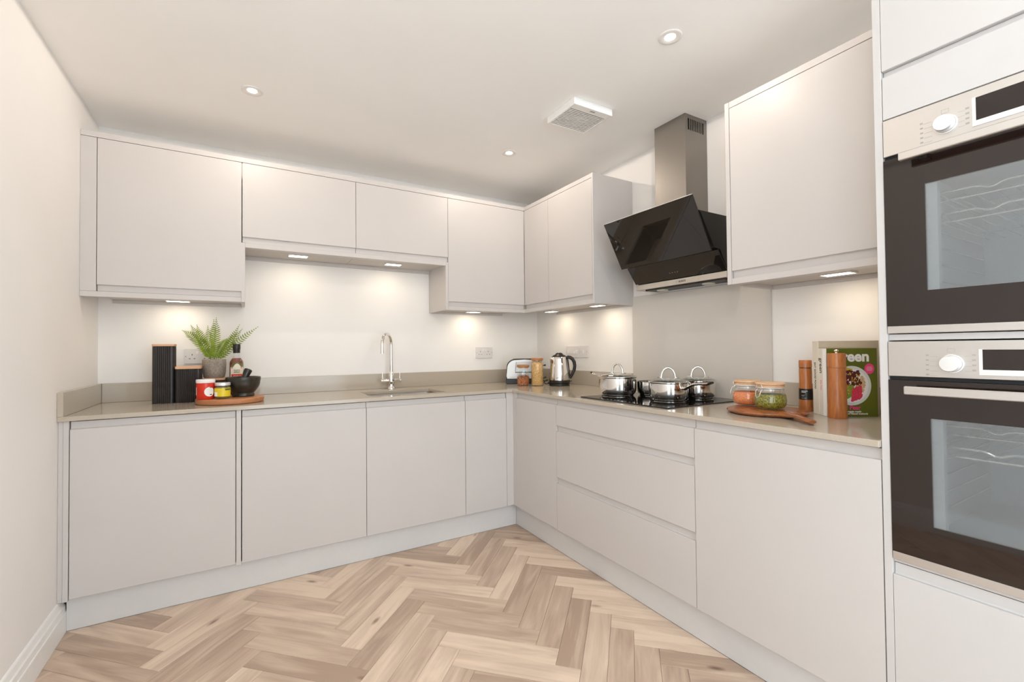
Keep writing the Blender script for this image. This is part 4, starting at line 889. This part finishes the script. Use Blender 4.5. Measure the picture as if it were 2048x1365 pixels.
# ================================================================ RIGHT GROUP
# paddle board
ctr = Vector((2.462, -2.150)); ax = Vector((2.300, -2.395)) - ctr; ha_ = math.atan2(ax.y, ax.x)
pb = thing('paddle_board', 'round acacia paddle board with handle near the front edge of the worktop', 'board', (ctr.x, ctr.y, ZW), ha_)
n = 64; rx, ry = 0.134, 0.152; out = []
obj('board', lathe([(0, 0.0006), (0.128, 0.0006), (0.142, 0.006), (0.145, 0.011), (0.143, 0.0155), (0.139, 0.017), (0, 0.0172)], n), M_acacia, pb, local=True, smooth=40)
hp = [(0.125, 0, 0.0112), (0.150, 0, 0.0112), (0.180, 0, 0.0145), (0.215, 0, 0.0175), (0.255, 0, 0.0160), (0.290, 0, 0.0125), (0.300, 0, 0.0115)]
obj('handle', tube(hp, [0.030, 0.024, 0.019, 0.0175, 0.0185, 0.018, 0.013], 16, flat=0.36), M_acacia, pb, local=True, smooth=60)
ZP = ZW + 0.0176
def clipjar(label, x, y, fill, fh, rot):
    t = thing('clip_top_jar', label, 'jar', (x, y, ZP), rot, group='clip top jars')
    obj('glass', lathe([(0, 0.0004), (0.042, 0.0004), (0.050, 0.004), (0.0575, 0.016), (0.0595, 0.030), (0.0570, 0.050), (0.0510, 0.066), (0.0480, 0.073), (0.0480, 0.080), (0.0505, 0.082), (0.0505, 0.086)], 48), M_glass, t, local=True, smooth=60)
    k = [(0, 0.003), (0.041, 0.003), (0.0485, 0.0065), (0.0555, 0.018), (0.0573, 0.030)]
    k = [q for q in k if q[1] < fh] + ([(0.0570, fh)] if fh < 0.045 else [(0.0548, 0.050), (0.0535, fh)]) + [(0.03, fh + 0.002), (0, fh + 0.001)]
    c = obj('contents', lathe(k, 48), fill, t, local=True, smooth=60); c['kind'] = 'stuff'
    ld = obj('lid', lathe([(0, 0.087), (0.0500, 0.087), (0.0515, 0.0885), (0.0515, 0.0940), (0.0490, 0.0948), (0.0490, 0.0962), (0.0525, 0.0968), (0.0535, 0.0985), (0.0525, 0.1035), (0.049, 0.1050), (0, 0.1055)], 48), M_corklid, t, local=True, smooth=35)
    obj('seal', lathe([(0.0482, 0.0835), (0.0512, 0.0838), (0.0512, 0.0868), (0.0482, 0.0868)], 40), M_white, t, local=True, smooth=40)
    bm = bm_new()
    for z in (0.0745, 0.0785): add_tube(bm, [(0.0492 * math.cos(2 * math.pi * q / 40), 0.0492 * math.sin(2 * math.pi * q / 40), z) for q in range(41)], 0.0011, 6)
    # bail and lever on the clip side (local -y)
    for s_ in (-1, 1):
        add_tube(bm, [(s_ * 0.013, -0.049, 0.077), (s_ * 0.014, -0.0545, 0.083), (s_ * 0.013, -0.0555, 0.092), (s_ * 0.010, -0.0545, 0.0965)], 0.0012, 6)
        add_tube(bm, [(s_ * 0.012, -0.0500, 0.080), (s_ * 0.012, -0.0600, 0.072), (s_ * 0.010, -0.0640, 0.058), (s_ * 0.006, -0.0655, 0.048)], 0.0012, 6)
    add_tube(bm, [(-0.006, -0.0655, 0.048), (0.006, -0.0655, 0.048)], 0.0012, 6); add_tube(bm, [(-0.010, -0.0545, 0.0965), (0.010, -0.0545, 0.0965)], 0.0012, 6)
    add_tube(bm, [(-0.0135, -0.0500, 0.080), (0.0135, -0.0500, 0.080)], 0.0016, 6)
    obj('wire_clip', bm, M_wire, t, local=True, smooth=60)
    return t
clipjar('clip top glass jar of orange red lentils with pale wooden lid', 2.5230, -2.0330, M_lentil, 0.056, math.radians(-143))
clipjar('clip top glass jar of green mung beans with pale wooden lid', 2.4780, -2.1560, M_mung, 0.058, math.radians(-103))
# pepper mills
t = thing('pepper_mill', 'slim acacia pepper mill with black label behind the paddle board', 'mill', (2.6480, -2.2050, ZW))
obj('body', lathe([(0, 0.0005), (0.0245, 0.0005), (0.0255, 0.004), (0.0235, 0.06), (0.0225, 0.12), (0.0228, 0.175), (0, 0.175)], 32), M_mill, t, local=True, smooth=45)
obj('joint', lathe([(0.0215, 0.175), (0.0215, 0.1785)], 28), M_black, t, local=True)
obj('head', lathe([(0, 0.1785), (0.0230, 0.1785), (0.0232, 0.19), (0.0230, 0.2065), (0.0215, 0.2085), (0, 0.2087)], 32), M_mill, t, local=True, smooth=40)
lb = obj('label', lathe([(0.0249, 0.048), (0.0242, 0.092)], 32), M_black, t, local=True, smooth=60)
for z, w_ in ((0.082, 0.022), (0.077, 0.016), (0.066, 0.012), (0.062, 0.010), (0.054, 0.018)):
    a0 = -100; obj('label_rule', wrap(0.0252, a0, a0 + w_ * 2300, z, z + (0.0022 if z > 0.07 else 0.0008), n=8), M_sock, lb, local=True)
t = thing('pepper_mill', 'large acacia pepper mill in front of the green cookbook', 'mill', (2.5468, -2.3640, ZW))
obj('body', lathe([(0, 0.0005), (0.0300, 0.0005), (0.0312, 0.004), (0.0297, 0.06), (0.0284, 0.12), (0.0282, 0.185), (0, 0.185)], 40), M_mill, t, local=True, smooth=45)
obj('head', lathe([(0, 0.1856), (0.0284, 0.1856), (0.0289, 0.192), (0.0289, 0.233), (0.0277, 0.2385), (0, 0.2395)], 40), M_mill, t, local=True, smooth=40)
obj('knob', lathe([(0, 0.239), (0.005, 0.239), (0.004, 0.243), (0.0075, 0.246), (0.0078, 0.2490), (0.005, 0.252), (0, 0.2525)], 20), M_chrome, t, local=True, smooth=50)
# books
CA = math.radians(-36)
def book(name, label, x, y, w, th, h, cover, spine, pages=M_pages, rot=CA):
    """stands upright; local x along the front cover from the spine, local +y towards the back"""
    t = thing(name, label, 'book', (x, y, ZW), rot)
    fc = obj('front_cover', box(0.0, w, 0.0, 0.0028, 0.0005, h, 0.0005), cover, t, local=True)
    obj('back_cover', box(0.0, w, th - 0.0028, th, 0.0005, h, 0.0005), cover, t, local=True)
    sp = obj('spine', box(-0.0025, 0.0004, -0.0002, th + 0.0002, 0.0005, h, 0.0006), spine, t, local=True)
    obj('pages', box(0.0006, w - 0.004, 0.003, th - 0.003, 0.0035, h - 0.003), pages, t, local=True)
    return t, fc, sp
gb, fc, sp = book('cookbook', 'green cookbook with a salad plate on its cover', 2.5550, -2.3270, 0.178, 0.048, 0.2560, M_greenbk, M_whitep)
FM = lambda x, z: frame((x, -0.0003, z), (1, 0, 0), (0, 0, 1))
text('cover_title', 'green', 0.054, M_whitep, fc, FM(0.0905, 0.2240), 0.0019, fit=0.121)
text('cover_author', 'Elly Pear', 0.0225, M_pink, fc, FM(0.0800, 0.0330), 0.0006, fit=0.074)
text('cover_subtitle', 'vegan and veggie meals', 0.0098, M_whitep, fc, FM(0.0740, 0.0190), 0.0002, fit=0.090)
text('cover_subtitle', 'week nights and relaxed weekends', 0.0098, M_whitep, fc, FM(0.0835, 0.0110), 0.0002, fit=0.118)
bm = bm_new()
def disc(bm, cx, cz, rx, rz, y, mi, n=28, wob=0.0, rot=0.0):
    vs = []
    for k in range(n):
        a = 2 * math.pi * k / n; q = 1 + wob * math.sin(3 * a + cx * 900) + wob * 0.6 * math.sin(5 * a + cz * 700)
        px, pz = rx * q * math.cos(a), rz * q * math.sin(a); vs.append(bm.verts.new((cx + px * math.cos(rot) - pz * math.sin(rot), y, cz + px * math.sin(rot) + pz * math.cos(rot))))
    fcs = bm.faces.new(vs); fcs.material_index = mi
disc(bm, 0.098, 0.116, 0.077, 0.074, -0.0003, 0, 48); disc(bm, 0.098, 0.116, 0.066, 0.063, -0.0005, 1, 48, 0.01)
fr_ = random.Random(11); yy = -0.0007
def scat(n, x0, x1, z0, z1, r0_, r1_, mi):
    global yy
    for _ in range(n):
        disc(bm, fr_.uniform(x0, x1), fr_.uniform(z0, z1), fr_.uniform(r0_, r1_), fr_.uniform(r0_, r1_) * 0.7, yy, mi, 10, 0.18, fr_.uniform(0, 3)); yy -= 0.000006
scat(10, 0.06, 0.125, 0.155, 0.176, 0.008, 0.015, 3); scat(14, 0.05, 0.11, 0.09, 0.14, 0.009, 0.017, 6); scat(26, 0.115, 0.150, 0.095, 0.145, 0.004, 0.010, 7)
scat(60, 0.045, 0.135, 0.120, 0.170, 0.005, 0.010, 2); scat(26, 0.05, 0.125, 0.068, 0.112, 0.006, 0.013, 5)
for q in range(6): disc(bm, 0.090 + q * 0.006, 0.082 + q * 0.004, 0.020, 0.006, yy, 5, 14, 0.05, 0.9); yy -= 0.00001
for q in range(9): disc(bm, 0.104 + (q % 3) * 0.013, 0.066 + q * 0.005, 0.013, 0.0075, yy, 4, 14, 0.08, 0.8 + q * 0.1); yy -= 0.00001
scat(18, 0.06, 0.135, 0.09, 0.165, 0.002, 0.004, 3); scat(14, 0.06, 0.125, 0.13, 0.165, 0.002, 0.004, 7)
disc(bm, 0.168, 0.179, 0.0195, 0.0195, -0.0016, 8, 36)
obj('cover_picture', bm, [M_plate, M_whitep] + M_food + [M_pink], fc, local=True, xform=Matrix.Diagonal((0.89, 1, 1, 1)))
bm = bm_new()
for q in range(5): add_box(bm, 0.155 + 0.002 * abs(q - 2), 0.181 - 0.002 * abs(q - 2), -0.0020, -0.0017, 0.1860 - q * 0.0036, 0.1868 - q * 0.0036)
obj('badge_rules', bm, M_whitep, fc, local=True, xform=Matrix.Diagonal((0.89, 1, 1, 1)))['kind'] = 'stuff'
SM = lambda y, z: frame((-0.0028, y, z), (0, 0, -1), (0, -1, 0))
text('spine_title', 'green', 0.026, M_ink, sp, SM(0.033, 0.190), 0.0004)
text('spine_author', 'Elly Pear', 0.0115, M_pink, sp, SM(0.033, 0.115), 0.0)
# cream strip of the spine nearest the back
obj('spine_panel', box(-0.0027, -0.0024, 0.021, 0.0455, 0.001, 0.2555), M_spine, sp, local=True)
hb_, fc2, sp2 = book('hardback_book', 'large taupe hardback standing behind the green cookbook', 2.5844, -2.2865, 0.218, 0.038, 0.2850, M_greybk, M_spine)
text('spine_title', 'EAT GOOD FOOD', 0.0125, M_ink, sp2, SM(0.022, 0.150), 0.0003)

# any object never given a label keeps its plain name only
print('objects', len(bpy.data.objects))
